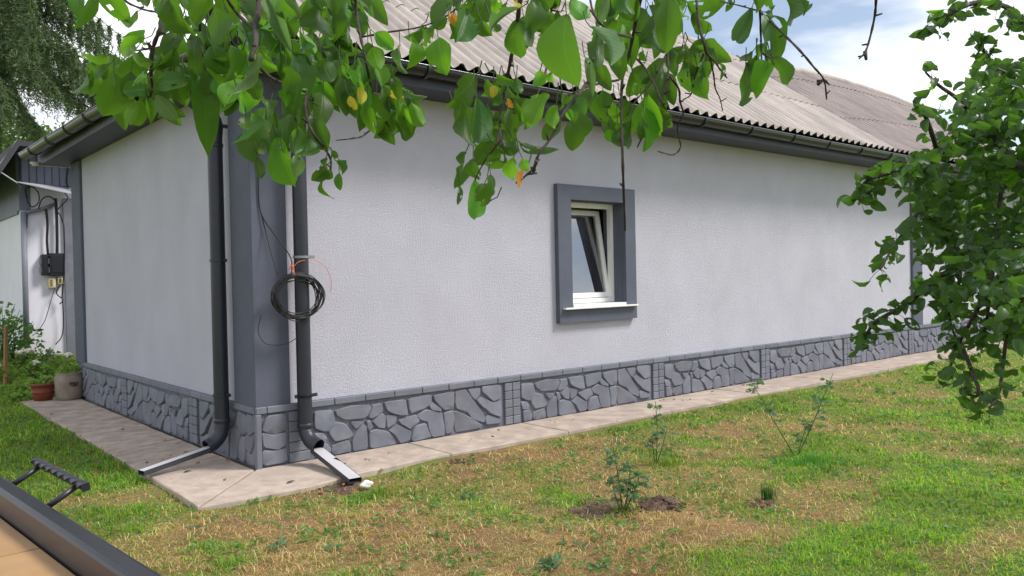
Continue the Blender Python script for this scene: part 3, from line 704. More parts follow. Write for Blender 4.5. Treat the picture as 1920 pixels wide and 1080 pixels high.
for k in range(3): mb.tube(smooth_path([onf(540+3*k, 506, -.175), onf(546+2*k, 498, -.20), onf(552, 513+2*k, -.19), onf(545, 520, -.17)]), .0032, 6)
mb.build('tie', MT['orange_wire'], coil, True)
MB().tube(smooth_path([onf(549, 502, -.18), onf(562, 490, -.17), onf(590, 488, -.10), onf(612, 503, -.05), onf(621, 528, -.02), onf(620, 548, -.01)]), .0022, 6).build('tie_end', MT['orange_wire'], coil, True)
c1 = MB().tube(smooth_path([onf(482, 210, .012), onf(484, 330, .012), onf(488, 395, .012), onf(512, 436, -.03), onf(532, 462, -.08), onf(546, 486, -.16), onf(547, 512, -.175)]), .0055, 6).build('cable', MT['black_cable'], None, True)
tag(c1, 'black cable hanging down the corner pilaster to the coil', 'cable')
c2 = MB().tube(smooth_path([onf(489, 398, .010), onf(497, 430, .0), onf(507, 470, -.06), onf(521, 515, -.15)]), .0045, 6).build('cable', MT['black_cable'], None, True)
tag(c2, 'shorter thin black cable branching off the pilaster cable into the coil', 'cable')

# ---------------------------------------------------------------- tiled table in the near left corner
TZ = .95
A0 = gnd(-60, 849, TZ); B0 = gnd(322, 1082, TZ)
dirv = (B0-A0)/np.linalg.norm(B0-A0); inw = np.array([-dirv[1], dirv[0], 0]); inw = inw if inw@(CAM-A0)*0+inw[0] < 0 else -inw
A0 = A0-dirv*.1
tl = 3.1; tw = 1.0
tab = empty('tiled_table', (*(A0+dirv*tl/2+inw*tw/2)[:2], gz(A0[0], A0[1])*1.0), 'orange tiled table top with raised dark metal rim and twisted iron handle', 'table')
def tp(s_, w_, z): return A0+dirv*s_+inw*w_+np.array([0, 0, z-TZ])
def tbox(mb, s0, s1, w0, w1, z0, z1, ch=0.0):
    vs = [tp(s0, w0, z0), tp(s1, w0, z0), tp(s1, w1, z0), tp(s0, w1, z0), tp(s0+ch, w0+ch, z1), tp(s1-ch, w0+ch, z1), tp(s1-ch, w1-ch, z1), tp(s0+ch, w1-ch, z1)]
    return mb.add(vs, [(0, 3, 2, 1), (4, 5, 6, 7), (0, 1, 5, 4), (1, 2, 6, 5), (2, 3, 7, 6), (3, 0, 4, 7)])
def rim(s0, s1, w0, w1):
    """rounded rail profile"""
    mb = MB(); along_s = (s1-s0) > (w1-w0)
    wdt = (w1-w0) if along_s else (s1-s0); prof = []
    for (a, z) in [(0, -.105), (0, -.018), (.006, -.006), (.018, 0), (wdt-.014, 0), (wdt-.004, -.004), (wdt, -.012), (wdt, -.105)]: prof.append((a, z))
    ends = ((s0, s1) if along_s else (w0, w1)); vs = []
    for e in ends:
        for a, z in prof: vs.append(tp(e, w0+a, TZ+z) if along_s else tp(s0+a, e, TZ+z))
    m_ = len(prof); fs = [(k, k+1, m_+k+1, m_+k) for k in range(m_-1)]+[(m_-1, 0, m_, 2*m_-1), tuple(range(m_-1, -1, -1)), tuple(m_+k for k in range(m_))]
    mb.add(vs, fs); o = mb.build('rim', MT['table_metal'], tab); return o
RW = .068
rim(0, tl, 0, RW); rim(0, tl, tw-RW, tw); rim(0, RW, RW+.001, tw-RW-.001); rim(tl-RW, tl, RW+.001, tw-RW-.001)
tbox(MB(), RW+.001, tl-RW-.001, RW+.001, tw-RW-.001, TZ-.115, TZ-.092).build('bed', MT['tile_grout'], tab)
ts = .56; joint = None
s_j = None
# tile joint seen in the photograph crosses the rim edge near pixel (120,1018)
Pj = gnd(118, 1018, TZ-.082)-A0; s_j = float(Pj@dirv)
k0 = int((s_j-RW)/ts)
for i in range(-k0-1, 11):
    a0 = s_j+ts*i; a1 = a0+ts
    a0, a1 = max(a0, RW+.004), min(a1, tl-RW-.004)
    if a1-a0 < .03: continue
    for j in range(3):
        w0 = RW+.004+ts*j; w1 = min(w0+ts, tw-RW-.004)
        if w1-w0 < .03: continue
        tbox(MB(), a0+.003, a1-.003, w0+.003*(j > 0), w1-.003, TZ-.0915, TZ-.082, .002).build('tile', MT['terracotta_tile'], tab)
for sx_, wx_ in ((.08, .08), (tl-.14, .08), (.08, tw-.14), (tl-.14, tw-.14)):
    gp = tp(sx_, wx_, 0); tbox(MB(), sx_, sx_+.05, wx_, wx_+.05, float(gz(gp[0], gp[1]))-.02, TZ-.116).build('leg', MT['table_metal'], tab)
# the handle stands out from the rim
hA = gnd(73, 864, TZ+.03); hB = gnd(153, 915, TZ+.03)
sA, sB = float((hA-A0)@dirv), float((hB-A0)@dirv); wO = float((hA-A0)@inw+(hB-A0)@inw)/2
hd = empty('handle', (0, 0, 0)); hd.parent = tab; hd.location = Vector(tp((sA+sB)/2, wO, TZ))-tab.location
# twisted square bar
N = 56; vs = []; q = .0165; fs = []
for i in range(N+1):
    t = i/N; c = tp(sA+(sB-sA)*t, wO, TZ+.03); a = 2*math.pi*2.1*t
    for k in range(8):
        rad = q*(1.0 if k % 2 == 0 else .78); aa = a+k*math.pi/4
        vs.append(c+inw*rad*math.cos(aa)+np.array([0, 0, 1])*rad*math.sin(aa))
for i in range(N):
    for k in range(8): fs.append((i*8+k, i*8+(k+1) % 8, (i+1)*8+(k+1) % 8, (i+1)*8+k))
fs += [tuple(range(7, -1, -1)), tuple(N*8+k for k in range(8))]
MB().add(vs, fs).build('twisted_bar', MT['table_metal'], hd)
for e in (.13, .87):
    s_ = sA+(sB-sA)*e; MB().tube([tp(s_, wO, TZ+.025), tp(s_+.004, .002, TZ-.03)], .010, 8).build('handle_post', MT['table_metal'], hd, True)

# ---------------------------------------------------------------- outbuilding behind, left
annex = empty('outbuilding', (2.5, 11, 0), 'pale outbuilding with dark upper cladding behind the left end of the house', 'outbuilding')
MB().box((-.24, 9.0, -.1), (6.0, 9.2, 3.36)).build('wall', MT['annex_wall'], annex)
MB().box((-.24, 9.201, -.1), (-.04, 16, 2.88)).build('wall', MT['annex_wall'], annex)
MB().box((-.27, 9.19, 2.88), (-.03, 16, 3.95)).build('upper_wall', MT['annex_dark'], annex)
MB().box((-.27, 8.985, 2.93), (-.10, 9.19, 3.36)).build('upper_wall', MT['annex_dark'], annex)
for k in range(34):
    x0 = -.23+.115*k; MB().bevbox((x0, 8.955, 3.36), (x0+.11, 9.1, 3.93), .012).build('cladding_board', MT['annex_ribbed'], annex)
MB().add([(-.72, 8.42, 3.26), (-.33, 8.42, 3.93), (6, 8.42, 3.98), (6, 8.42, 4.06), (-.37, 8.42, 4.01), (-.80, 8.42, 3.28), (-.72, 16, 3.26), (-.33, 16, 3.93), (6, 16, 3.98), (6, 16, 4.06), (-.37, 16, 4.01), (-.80, 16, 3.28)],
         [(0, 1, 4, 5), (1, 2, 3, 4), (0, 6, 7, 1), (1, 7, 8, 2), (5, 4, 10, 11), (4, 3, 9, 10), (0, 5, 11, 6)]).build('roof', MT['fascia_dark'], annex)
MB().add([(-.805, 8.41, 3.285), (-.375, 8.41, 4.012), (-.36, 8.41, 4.025), (-.82, 8.41, 3.29), (-.805, 8.44, 3.29), (-.375, 8.44, 4.016), (-.36, 8.44, 4.03), (-.82, 8.44, 3.295)],
         [(0, 1, 2, 3), (3, 2, 6, 7), (0, 3, 7, 4)]).build('edge_trim', MT['galvanised'], annex)
can = MB().add([(-.36, 8.50, 3.34), (.45, 8.50, 3.18), (.45, 8.99, 3.34), (-.20, 8.99, 3.36), (-.36, 8.50, 3.355), (.45, 8.50, 3.195), (.45, 8.99, 3.355), (-.20, 8.99, 3.375)],
               [(0, 3, 2, 1), (4, 5, 6, 7), (0, 1, 5, 4), (1, 2, 6, 5), (2, 3, 7, 6), (3, 0, 4, 7)]).build('canopy', MT['canopy_grey'], annex)
MB().tube([(-.36, 8.51, 3.33), (-.65, 8.45, 3.52)], .01, 6).build('stay', MT['galvanised'], can)
MB().box((.385, 8.95, .0), (.95, 8.999, 3.16)).build('corner_board', MT['conduit_grey'], annex)
MB().tube([(-.22, 8.93, 2.9), (-.225, 8.93, .5)], .045, 12).build('downpipe', MT['conduit_grey'], annex, True)
def mp_(px, py, y=8.93): return tuple(onf(px, py, y))
o = MB().tube([mp_(40, 402), mp_(55, 397), mp_(75, 393), mp_(102, 383)], .03, 10).build('conduit', MT['conduit_grey'], None, True); tag(o, 'grey conduit running along the top of the outbuilding wall', 'conduit')
o = MB().tube([mp_(50, 398), mp_(49, 427)], .018, 8).build('conduit', MT['black_cable'], None, True); tag(o, 'short black conduit stub beside the outbuilding drainpipe', 'conduit')
o = MB().tube(smooth_path([mp_(86, 388), mp_(89, 420), mp_(88, 450), mp_(90, 478)]), .020, 10).build('conduit', MT['black_cable'], None, True); tag(o, 'left black conduit feeding the meter boxes on the outbuilding', 'conduit')
o = MB().tube(smooth_path([mp_(104, 372), mp_(106, 400), mp_(107, 440), mp_(107, 478)]), .024, 10).build('conduit', MT['black_cable'], None, True); tag(o, 'right thicker black conduit feeding the meter boxes on the outbuilding', 'conduit')
for i, (a, b_, lab) in enumerate([((76, 477), (89, 516), 'narrow black meter box on the outbuilding wall, left of two'), ((91, 475), (119, 517), 'wide black meter box on the outbuilding wall, right of two')]):
    p, q = onf(*a, 8.95), onf(*b_, 8.95); r_o = empty('meter_box', (float(p[0]), 8.95, float(q[2])), lab, 'meter box')
    MB().bevbox((p[0], 8.86, q[2]), (q[0], 8.998, p[2]), .012).build('case', MT['meter_black'], r_o)
    for zz in (.25, .65):
        z_ = q[2]+(p[2]-q[2])*zz; MB().bevbox((p[0]-.022, 8.88, z_-.05), (p[0]+.03, 8.96, z_+.05), .008).build('hinge', MT['conduit_grey'], r_o)
    MB().bevbox((p[0]+.03, 8.852, q[2]+.05), (q[0]-.02, 8.861, p[2]-.04), .004).build('door', MT['meter_black'], r_o)
for a, b_, lab in [((90, 521), (104, 540), 'cream junction box below the meter boxes, left one'), ((107, 520), (119, 533), 'small cream junction box below the meter boxes, right one')]:
    p, q = onf(*a, 8.95), onf(*b_, 8.95); r_o = empty('junction_box', (float(p[0]), 8.95, float(q[2])), lab, 'junction box')
    MB().bevbox((p[0], 8.90, q[2]), (q[0], 8.997, p[2]), .01).build('case', MT['meter_cream'], r_o); MB().bevbox((p[0]+.02, 8.893, q[2]+.03), (p[0]+.06, 8.902, p[2]-.03), .004).build('switch', MT['stake_wood'], r_o)
cabs = [([(50, 370), (48, 355), (60, 350), (72, 362), (72, 380), (60, 388), (52, 378), (50, 365)], .010, 'loop of black cable hanging under the small canopy'),
        ([(72, 392), (78, 375), (90, 368), (102, 375), (105, 392)], .011, 'black cable arched between conduits below the canopy'),
        ([(128, 315), (124, 340), (128, 352), (121, 360), (127, 372), (115, 385), (104, 398)], .010, 'tangled black cable running down beside the pilaster'),
        ([(104, 396), (112, 402), (118, 418), (120, 430), (121, 480), (119, 520), (116, 560)], .010, 'black cable running down the outbuilding wall past the meters'),
        ([(103, 540), (96, 562), (88, 590), (82, 605), (70, 622), (60, 630)], .006, 'thin black cable curving from the junction box to the ground'),
        ([(117, 560), (119, 600), (116, 630), (104, 646)], .009, 'thick black cable curving to the ground at the outbuilding foot'),
        ([(112, 535), (106, 550), (118, 562), (112, 570)], .010, 'bunched black cable ends below the junction boxes')]
for pts, r_c, lab in cabs:
    o = MB().tube(smooth_path([mp_(x, y, 8.88+.03*math.sin(i)) for i, (x, y) in enumerate(pts)]), r_c, 6).build('cable', MT['black_cable'], None, True); tag(o, lab, 'cable')

# ---------------------------------------------------------------- leaf meshes
def leaf_mesh(seed, wr=.62, curl=.25, fold=.25, wave=.03, tip=1.0, holes=0, nl=11, nw=6):
    rnd = random.Random(seed); vs = []; fs = []; uv = []
    for i in range(nl+1):
        t = .5-.5*math.cos(math.pi*(i/nl)**.97); ob = (.0, .12, -.10, .2, .06)[(seed*7) % 5]; e_ = max(0, 1-(2*t-1)**2)**.5; wdt = wr*.5*e_*(1+ob*(2*t-1))*(.62+.38*min(1, t/.30))*(1+.022*math.sin(t*31+seed)+.02*math.sin(t*17+seed*2))
        if i == 0: wdt = .02
        if i == nl: wdt = .004; t = 1.035
        zc = -curl*t*t+.10*math.sin(t*3)
        for j in range(nw+1):
            s_ = j/nw*2-1
            vs.append((s_*wdt*(1+.12*math.sin(seed*1.7)*s_)+.04*math.sin(t*3+seed)*t, t, zc+fold*abs(s_)*wdt+wave*math.sin(t*9+seed+s_*2.0)*abs(s_)))
            uv.append((s_*wdt, t))
    drop = set()
    for h_ in range(holes): drop.add((rnd.randrange(2, nl-1), rnd.choice([0, 1, nw-2, nw-1])))
    for i in range(nl):
        for j in range(nw):
            if (i, j) in drop: continue
            a = i*(nw+1)+j; fs.append((a, a+1, a+nw+2, a+nw+1))
    me = bpy.data.meshes.new('leaf'); me.from_pydata(vs, [], fs); me.update()
    ul = me.uv_layers.new(name='UVMap')
    for lp in me.loops: ul.data[lp.index].uv = uv[lp.vertex_index]
    me.shade_smooth(); return me
LEAVES = {}
def leaf_variants(matname, n_=14, nl=11, nw=6):
    if (matname, nl) in LEAVES: return LEAVES[(matname, nl)]
    out = []
    for k in range(n_):
        me = leaf_mesh(k*3+1, wr=1.0, curl=(.10, .28, .55, .18, .75, .05, .38, .22, -.2, .9, .3, .5, .15, -.1)[k % 14], fold=(.2, .5, .3, .7, .25, .15, .9, .4, .45, .3, .55, -.2, .25, .6)[k % 14], wave=(.02, .07, .05, .09, .03, .05, .04, .11, .06, .05, .12, .04, .08, .03)[k % 14], holes=(0, 0, 3, 0, 5, 1, 2, 0, 0, 1, 0, 4, 0, 1)[k % 14], nl=nl, nw=nw)
        me.materials.append(MT[matname]); out.append(me)
    LEAVES[(matname, nl)] = out; return out
def leaf_matrix(B, T, width, roll, flip=False):
    B = Vector(B); T = Vector(T); Y = T-B; L = Y.length; Y.normalize()
    view = (Vector(CAM)-B).normalized(); Z = (view-Y*view.dot(Y)).normalized()
    Z = Matrix.Rotation(roll, 3, Y) @ Z
    if flip: Z = -Z
    X = Y.cross(Z).normalized()
    return Matrix(((X.x*width, Y.x*L, Z.x*L, B.x), (X.y*width, Y.y*L, Z.y*L, B.y), (X.z*width, Y.z*L, Z.z*L, B.z), (0, 0, 0, 1)))
def put_leaf(parent, me, M):
    o = bpy.data.objects.new('leaf', me); COL.objects.link(o); o.parent = parent; o.matrix_local = Matrix.Translation(-parent.location) @ M; return o

# ---------------------------------------------------------------- overhanging fruit tree (near)
TR1 = CAM+RT*2.2-_f*.7
near = empty('fruit_tree', (float(TR1[0]), float(TR1[1]), -.03), 'large-leaved fruit tree branch hanging across the top of the view, close by', 'tree')
def dep_at(px, py): return 1.52+.22*math.sin(px*.011)+.12*math.sin(px*.031+py*.02)
def P3(px, py, dd=0.0): return at(px, py, dep_at(px, py)+dd)
limb = [P3(x, y) for x, y in [(60, -110), (300, -70), (560, -85), (820, -70), (1080, -60), (1290, -80), (1460, -110), (1620, -150)]]
limb_full = limb+[at(1800, -290, 1.45), CAM+RT*1.6+_f*.75+np.array([0, 0, 1.05]), CAM+RT*2.0+_f*.0+np.array([0, 0, 1.2]), np.array([TR1[0], TR1[1], 2.3])]
MB().tube(smooth_path(limb_full, 5), list(np.linspace(.010, .040, len(smooth_path(limb_full, 5)))), 8).build('limb', MT['bark'], near, True)
trp = [TR1+np.array([0, 0, z]) for z in (-1.65, -1.2, -.4, .3, .75)]
MB().tube([(p[0]+.02*math.sin(p[2]*5), p[1], p[2]) for p in [np.array([TR1[0], TR1[1], z]) for z in (-.08, .25, .9, 1.6, 2.2, 2.9, 3.4)]], [.12, .10, .09, .085, .075, .05, .03], 12).build('trunk', MT['bark_grey'], near, True)
TWIGS = [([(305, -70), (310, -10), (303, 30), (300, 55), (290, 80), (284, 110), (283, 140), (285, 165), (279, 188)], 4.2), ([(215, -70), (230, -5), (262, 15), (290, 22), (303, 20)], 2.6), ([(284, 90), (270, 93), (248, 96)], 2.0),
 ([(500, -80), (485, 20), (478, 50), (480, 80), (470, 112)], 5.5), ([(480, 60), (440, 20), (410, -30)], 3), ([(470, 100), (500, 140), (540, 160), (575, 172)], 3), ([(575, 170), (572, 200), (578, 230), (590, 255), (610, 280), (620, 300), (620, 320)], 3.0), ([(573, 178), (585, 190), (595, 198)], 1.8),
 ([(700, 238), (680, 255), (660, 260), (630, 263)], 1.8), ([(660, -80), (668, 20), (675, 65), (685, 110), (693, 150), (700, 185), (706, 235)], 3.2), ([(675, 70), (730, 60), (790, 50), (845, 25), (880, -20)], 2.0), ([(380, -70), (375, 60), (385, 110), (388, 140)], 2.6),
 ([(985, -70), (975, 0), (970, 40), (958, 110), (950, 150), (940, 200), (937, 240), (930, 272)], 3.4), ([(937, 245), (943, 272)], 2), ([(940, 262), (910, 300), (890, 338)], 1.6), ([(1040, -60), (1032, 40), (1027, 110), (1018, 158)], 2.6),
 ([(1105, 150), (1075, 190), (1053, 218), (1035, 255), (1010, 290), (1000, 315), (985, 330), (968, 343)], 2.6), ([(1006, 302), (1000, 322), (1004, 318)], 2.6),
 ([(1205, -60), (1200, 0), (1188, 60), (1180, 100), (1168, 140), (1165, 200), (1167, 280), (1169, 350), (1172, 432)], 3.6), ([(1182, 100), (1205, 122), (1225, 155), (1240, 190), (1250, 208)], 2.2), ([(1250, 100), (1225, 150), (1195, 185), (1176, 216)], 2.0), ([(1160, 150), (1110, 160), (1075, 175)], 2.4), ([(1185, 70), (1150, 60), (1115, 30), (1100, -40)], 2.6),
 ([(1248, -60), (1256, 40), (1252, 95), (1253, 140), (1245, 170), (1240, 185), (1215, 235), (1195, 276)], 2.6), ([(1252, 140), (1272, 165), (1275, 190), (1281, 214), (1270, 240), (1276, 275), (1262, 290), (1234, 284)], 2.2),
 ([(1300, -70), (1310, 40), (1320, 80), (1325, 100), (1340, 115), (1350, 130), (1363, 146)], 2.8), ([(1330, 105), (1338, 140), (1341, 165), (1350, 185), (1355, 208)], 1.9), ([(1320, 100), (1304, 140), (1296, 176), (1281, 187)], 2.0),
 ([(1420, -90), (1425, 25), (1427, 80), (1428, 120)], 2.6), ([(1426, 28), (1432, 28), (1470, 65), (1500, 95), (1525, 125), (1545, 150), (1550, 186)], 2.2), ([(1534, 158), (1545, 150), (1554, 158)], 2.4), ([(1430, 100), (1445, 110), (1450, 120)], 2.4),
 ([(1650, -140), (1643, -10), (1640, 30), (1630, 75), (1622, 98), (1611, 110)], 2.4), ([(1622, 98), (1624, 111)], 3), ([(1420, 20), (1385, 10), (1350, 3)], 1.4)]
mb = MB()
for pts, rmm in TWIGS:
    dd = random.uniform(-.03, .03); sp_ = smooth_path([P3(x, y, dd) for x, y in pts], 4); nsp = len(sp_)
    rad = [rmm*.001*(1.15-.55*i/nsp)*(1+.18*math.sin(i*2.3+pts[0][0])) for i in range(nsp)]
    mb.tube(sp_, rad, 7)
    for i in range(3, nsp-1, 5):   # buds and spurs
        q = np.array(sp_[i]); dv = np.array([random.uniform(-1, 1), random.uniform(-1, 1), random.uniform(-.3, .8)]); dv /= np.linalg.norm(dv)
        mb.tube([q, q+dv*random.uniform(.006, .016)], [rad[i]*.9, rad[i]*.7], 5)
mb.build('twigs', MT['bark'], near, True)
# each listed leaf: stalk end, tip, width (photo pixels) and kind: g mature, l lighter, mostly a backlit look put into the colour, p pale, y yellow, o orange
NL = """140,-20,150,37,26g 165,-20,180,38,24g 200,-25,212,18,36l 262,-15,275,11,30g 258,22,223,44,15p 308,-5,300,30,11p 292,24,306,60,24g 318,-2,352,62,40g 272,72,207,98,28l 270,80,244,64,22l
200,105,162,130,32g 163,136,142,176,18p 187,124,172,176,24l 213,135,206,216,58g 285,118,228,118,32g 275,145,240,143,24l 280,168,233,178,28g 268,190,247,228,36l 277,188,283,225,19l 293,178,331,225,28p
290,165,331,140,32g 290,128,318,122,26g 345,138,352,178,32g 377,135,388,225,46g 378,62,345,120,40g 395,-10,370,50,38g 345,-20,360,30,34g 400,14,404,85,50g 422,14,442,80,20p 397,85,425,135,44g
392,118,437,176,44l 450,60,475,105,30g 432,84,448,152,34g 482,100,443,178,16p 470,140,484,186,34g 446,168,462,212,36l 494,185,508,215,36g 470,212,480,268,52g 505,0,540,88,30p 520,-10,552,30,42g
488,55,508,95,30g 598,10,608,75,48g 567,75,578,118,40g 552,105,572,175,44g 536,125,540,172,38g 520,172,540,196,30l 600,150,622,188,36l 605,110,618,150,38g 585,115,592,145,30g 485,22,490,42,22l
452,42,465,60,22g 588,222,624,280,42g 575,255,582,320,42g 520,258,562,340,46l 545,215,533,272,28g 558,240,553,288,28g 528,268,527,286,15g 553,290,562,325,25p 500,205,465,262,42g 508,205,480,245,38g
460,215,458,250,26g 490,255,484,300,17p 482,295,490,335,19g 612,312,590,338,24g 612,294,608,312,15g 604,338,609,376,13g 630,302,645,325,19g 636,325,637,356,15g 622,282,633,296,11g 618,318,614,336,19g
655,-5,665,35,36g 676,20,680,66,28g 697,8,699,32,12g 703,62,738,93,28l 690,80,692,110,24g 700,88,712,128,38l 703,125,712,165,26l 720,122,732,146,18g 672,163,680,195,17y 655,180,668,205,15y
668,175,672,200,16g 690,190,692,242,24l 705,178,702,220,24l 735,168,748,190,19y 738,145,746,172,20g 755,165,790,185,11p 732,205,745,250,26g 755,192,768,248,26l 772,192,794,230,30l 748,215,755,262,32g
750,85,753,136,15p 768,70,775,125,31l 790,48,760,72,20g 650,130,662,160,16l 672,150,680,172,15l 822,72,835,137,46l 790,82,797,105,20l 815,50,786,76,24g 875,20,848,82,48g 838,35,812,48,22g
845,5,842,18,13g 846,26,858,48,17o 862,-5,858,20,15g 885,-8,880,15,20g 903,38,918,66,24g 928,45,938,58,17g 973,16,914,52,13p 930,-5,932,28,22l 950,5,945,25,20g 965,0,970,20,16y
974,35,972,108,38g 990,42,986,88,32g 1040,28,998,50,36g 1062,28,1073,160,80g 1010,-5,1030,20,28g 1013,132,1006,160,28l 1035,135,1034,155,22l 930,138,962,148,18g 890,143,853,185,38g 967,145,975,175,20g
925,160,924,182,15y 938,178,925,196,22g 953,184,956,203,12o 962,186,998,238,28g 1008,176,990,220,34l 1026,176,1010,242,36l 1043,198,1037,238,25l 1062,205,1073,227,15l 870,188,853,262,24g 872,205,882,275,30g
893,182,896,260,40g 915,200,913,268,26g 953,205,962,252,26g 945,208,950,235,18g 925,268,895,308,40g 938,278,925,325,36g 935,270,973,282,24g 973,265,1022,295,16g 963,296,953,342,30l 980,298,990,320,22l
982,318,962,344,15o 873,285,862,308,15g 887,298,886,335,26g 868,312,860,347,25g 861,348,864,378,10g 892,338,887,402,33l 908,345,893,376,22g 920,328,926,378,28g 920,376,900,386,9g 1120,47,1118,136,30g
1107,50,1165,118,25p 1098,110,1112,152,17p 1140,-5,1120,50,20p 1070,0,1105,32,32l 1150,32,1140,58,26g 1170,-15,1178,28,28g 1254,-10,1250,96,44g 1275,5,1285,38,22l 1225,30,1232,105,35g 1205,95,1208,112,14l
1115,170,1118,228,28g 1150,190,1148,234,25l 1130,170,1128,200,26g 1142,242,1145,264,23l 1185,135,1190,185,28g 1190,155,1196,178,16l 1182,200,1185,238,30g 1215,178,1240,252,50l 1205,195,1220,275,32l 1182,225,1172,278,36g
1205,222,1202,258,20g 1158,232,1160,258,18g 1290,128,1276,162,25g 1085,180,1095,216,30g 1055,175,1062,205,28g 1262,90,1275,120,28g 1285,85,1293,112,20g 1290,5,1345,30,38g 1300,25,1330,58,42g 1410,14,1388,75,32g
1432,28,1474,96,42g 1435,22,1465,22,20g 1468,-12,1492,45,38g 1502,0,1512,24,8g 1432,82,1421,100,17g 1412,96,1395,120,24g 1398,118,1392,197,31g 1420,102,1423,138,22g 1440,115,1417,175,34l 1450,108,1480,155,28g
1322,140,1319,183,25g 1316,116,1325,140,24g 1300,82,1318,95,18g 1348,118,1363,142,10g 1410,-5,1425,20,22g 1440,-8,1448,14,20g 1330,-5,1340,10,22g 1370,-5,1372,12,14g"""
KM = {'g': 'leaf_mature', 'l': 'leaf_backlit_tone', 'p': 'leaf_pale', 'y': 'leaf_yellow', 'o': 'leaf_orange'}
specs = []
for tok in NL.split():
    a = tok.split(','); kd = a[4][-1]; specs.append((float(a[0]), float(a[1]), float(a[2]), float(a[3]), float(a[4][:-1]), kd))
# behind the listed ones: more leaves where the mass is dense
for (x0, x1, y0, y1, n_) in [(330, 640, -30, 110, 40), (400, 620, 60, 190, 28), (590, 690, 0, 170, 26), (1120, 1280, -30, 100, 26), (1040, 1260, 110, 225, 24), (180, 330, 80, 190, 22), (850, 970, 150, 240, 14), (1270, 1330, 70, 130, 8), (470, 560, 190, 260, 8), (840, 930, -30, 40, 8), (300, 620, -40, 60, 20), (560, 680, 60, 150, 10), (960, 1060, -30, 60, 10), (680, 760, 150, 210, 8), (640, 700, -30, 40, 8), (330, 420, 60, 160, 14)]:
    for k in range(n_):
        bx, by = random.uniform(x0, x1), random.uniform(y0, y1); L = random.uniform(36, 66); an = random.uniform(-.9, .9)
        specs.append((bx, by, bx+L*math.sin(an), by+L*math.cos(an), L*random.uniform(.5, .66), random.choice('ggggll')+'b'))
mbs = MB(); backl = []
for i, (bx, by, tx, ty, wp, kd) in enumerate(specs):
    back = kd.endswith('b'); kd = kd[0]
    Lp = math.hypot(tx-bx, ty-by); ex = 1.02; cx0, cy0 = (bx+tx)/2, (by+ty)/2; bx, by, tx, ty, wp = cx0+(bx-cx0)*ex, cy0+(by-cy0)*ex, cx0+(tx-cx0)*ex, cy0+(ty-cy0)*ex, wp*1.06; dp0 = dep_at(bx, by)+random.uniform(-.10, .08)+(.14 if back else 0)
    if Lp > 100: dp0 = 1.12
    B = at(bx, by, dp0); tilt = random.uniform(-.5, .5)*Lp/F*dp0; T = at(tx, ty, dp0+tilt)
    roll = random.choice((-1, 1))*random.uniform(.0, .95); wd_ = min(wp/max(.75, math.cos(roll)), Lp*.95)/F*dp0
    v = leaf_variants(KM[kd]); k = random.randrange(len(v))
    if Lp > 100: k = 0
    if bx > 1285 and kd == 'g' and random.random() < .6: k = random.choice((2, 4, 6))
    if i < 298: put_leaf(near, v[k], leaf_matrix(B, T, wd_, roll, random.random() < .35))
    else: backl.append((B, T, wd_, roll))
    st = (B-np.array(T)); st = st/np.linalg.norm(st); mbs.tube([B+np.array(T-B)*.03, B+st*.012, B+st*.02+np.array([0, 0, .012])], [.0009, .0010, .0012], 4, False)
o = mbs.build('leaf_stalks', MT['rose_stem'], near, True); o['kind'] = 'stuff'
NEAR_BACK = backl
# ---------------------------------------------------------------- fruit tree at the right
TR2 = CAM+RT*3.05+_f*3.9
rt = empty('fruit_tree', (float(TR2[0]), float(TR2[1]), -.03), 'dense small-leaved fruit tree with drooping branches at the right edge', 'tree')
MB().tube([(TR2[0]+.05*math.sin(z*2), TR2[1]+.03*math.sin(z*3), z) for z in (-.1, .3, .9, 1.5, 2.2, 3.0, 3.8)], [.13, .11, .095, .08, .06, .04, .02], 12).build('trunk', MT['bark_grey'], rt, True)
RB = [[(2150, 330), (1960, 290), (1850, 250), (1760, 290), (1680, 320), (1625, 340), (1612, 372)], [(2150, 330), (2000, 200), (1900, 150), (1850, 105), (1838, 70)], [(1960, 290), (1880, 330), (1800, 350), (1740, 380), (1690, 440), (1650, 505)],
      [(2150, 400), (1950, 420), (1850, 470), (1760, 520), (1700, 570), (1640, 605), (1618, 645)], [(1850, 470), (1840, 560), (1800, 640), (1780, 690), (1760, 700)], [(1950, 420), (1920, 540), (1890, 620), (1880, 690), (1872, 740), (1855, 765)],
      [(1850, 250), (1800, 190), (1760, 160), (1735, 135)], [(1760, 290), (1740, 230), (1725, 200), (1712, 190)], [(2150, 300), (1990, 100), (1900, 20), (1830, 5), (1770, 35), (1742, 60)], [(1990, 100), (1930, 40), (1895, 45)],
      [(1850, 470), (1900, 560), (1915, 640)], [(1880, 330), (1870, 430), (1860, 520), (1850, 600), (1840, 650)], [(1740, 380), (1790, 450), (1800, 520), (1780, 590), (1800, 655)], [(1800, 640), (1820, 690), (1835, 740), (1800, 735)]]
mb = MB(); leafspots = []
def d2(px, py): return 3.45+.35*math.sin(px*.017+py*.006)+.25*math.sin(py*.021)
for bi, pts in enumerate(RB):
    sp_ = smooth_path([at(x, y, d2(x, y)) if x < 2100 else TR2+np.array([0, 0, 1.6+.2*(400-y)/100]) for x, y in pts], 5); nsp = len(sp_)
    mb.tube(sp_, [(.016 if pts[0][0] > 2100 else .009)*(1-.8*i/nsp)+.002 for i in range(nsp)], 6)
    for i in range(nsp):
        for k in range({6: 1, 7: 1, 5: 2, 4: 2, 13: 2, 10: 2, 8: 3, 9: 3}.get(bi, 4)): leafspots.append((np.array(sp_[i])+rng.normal(0, .030, 3), np.array(sp_[i])))
mb.build('branches', MT['bark'], rt, True)
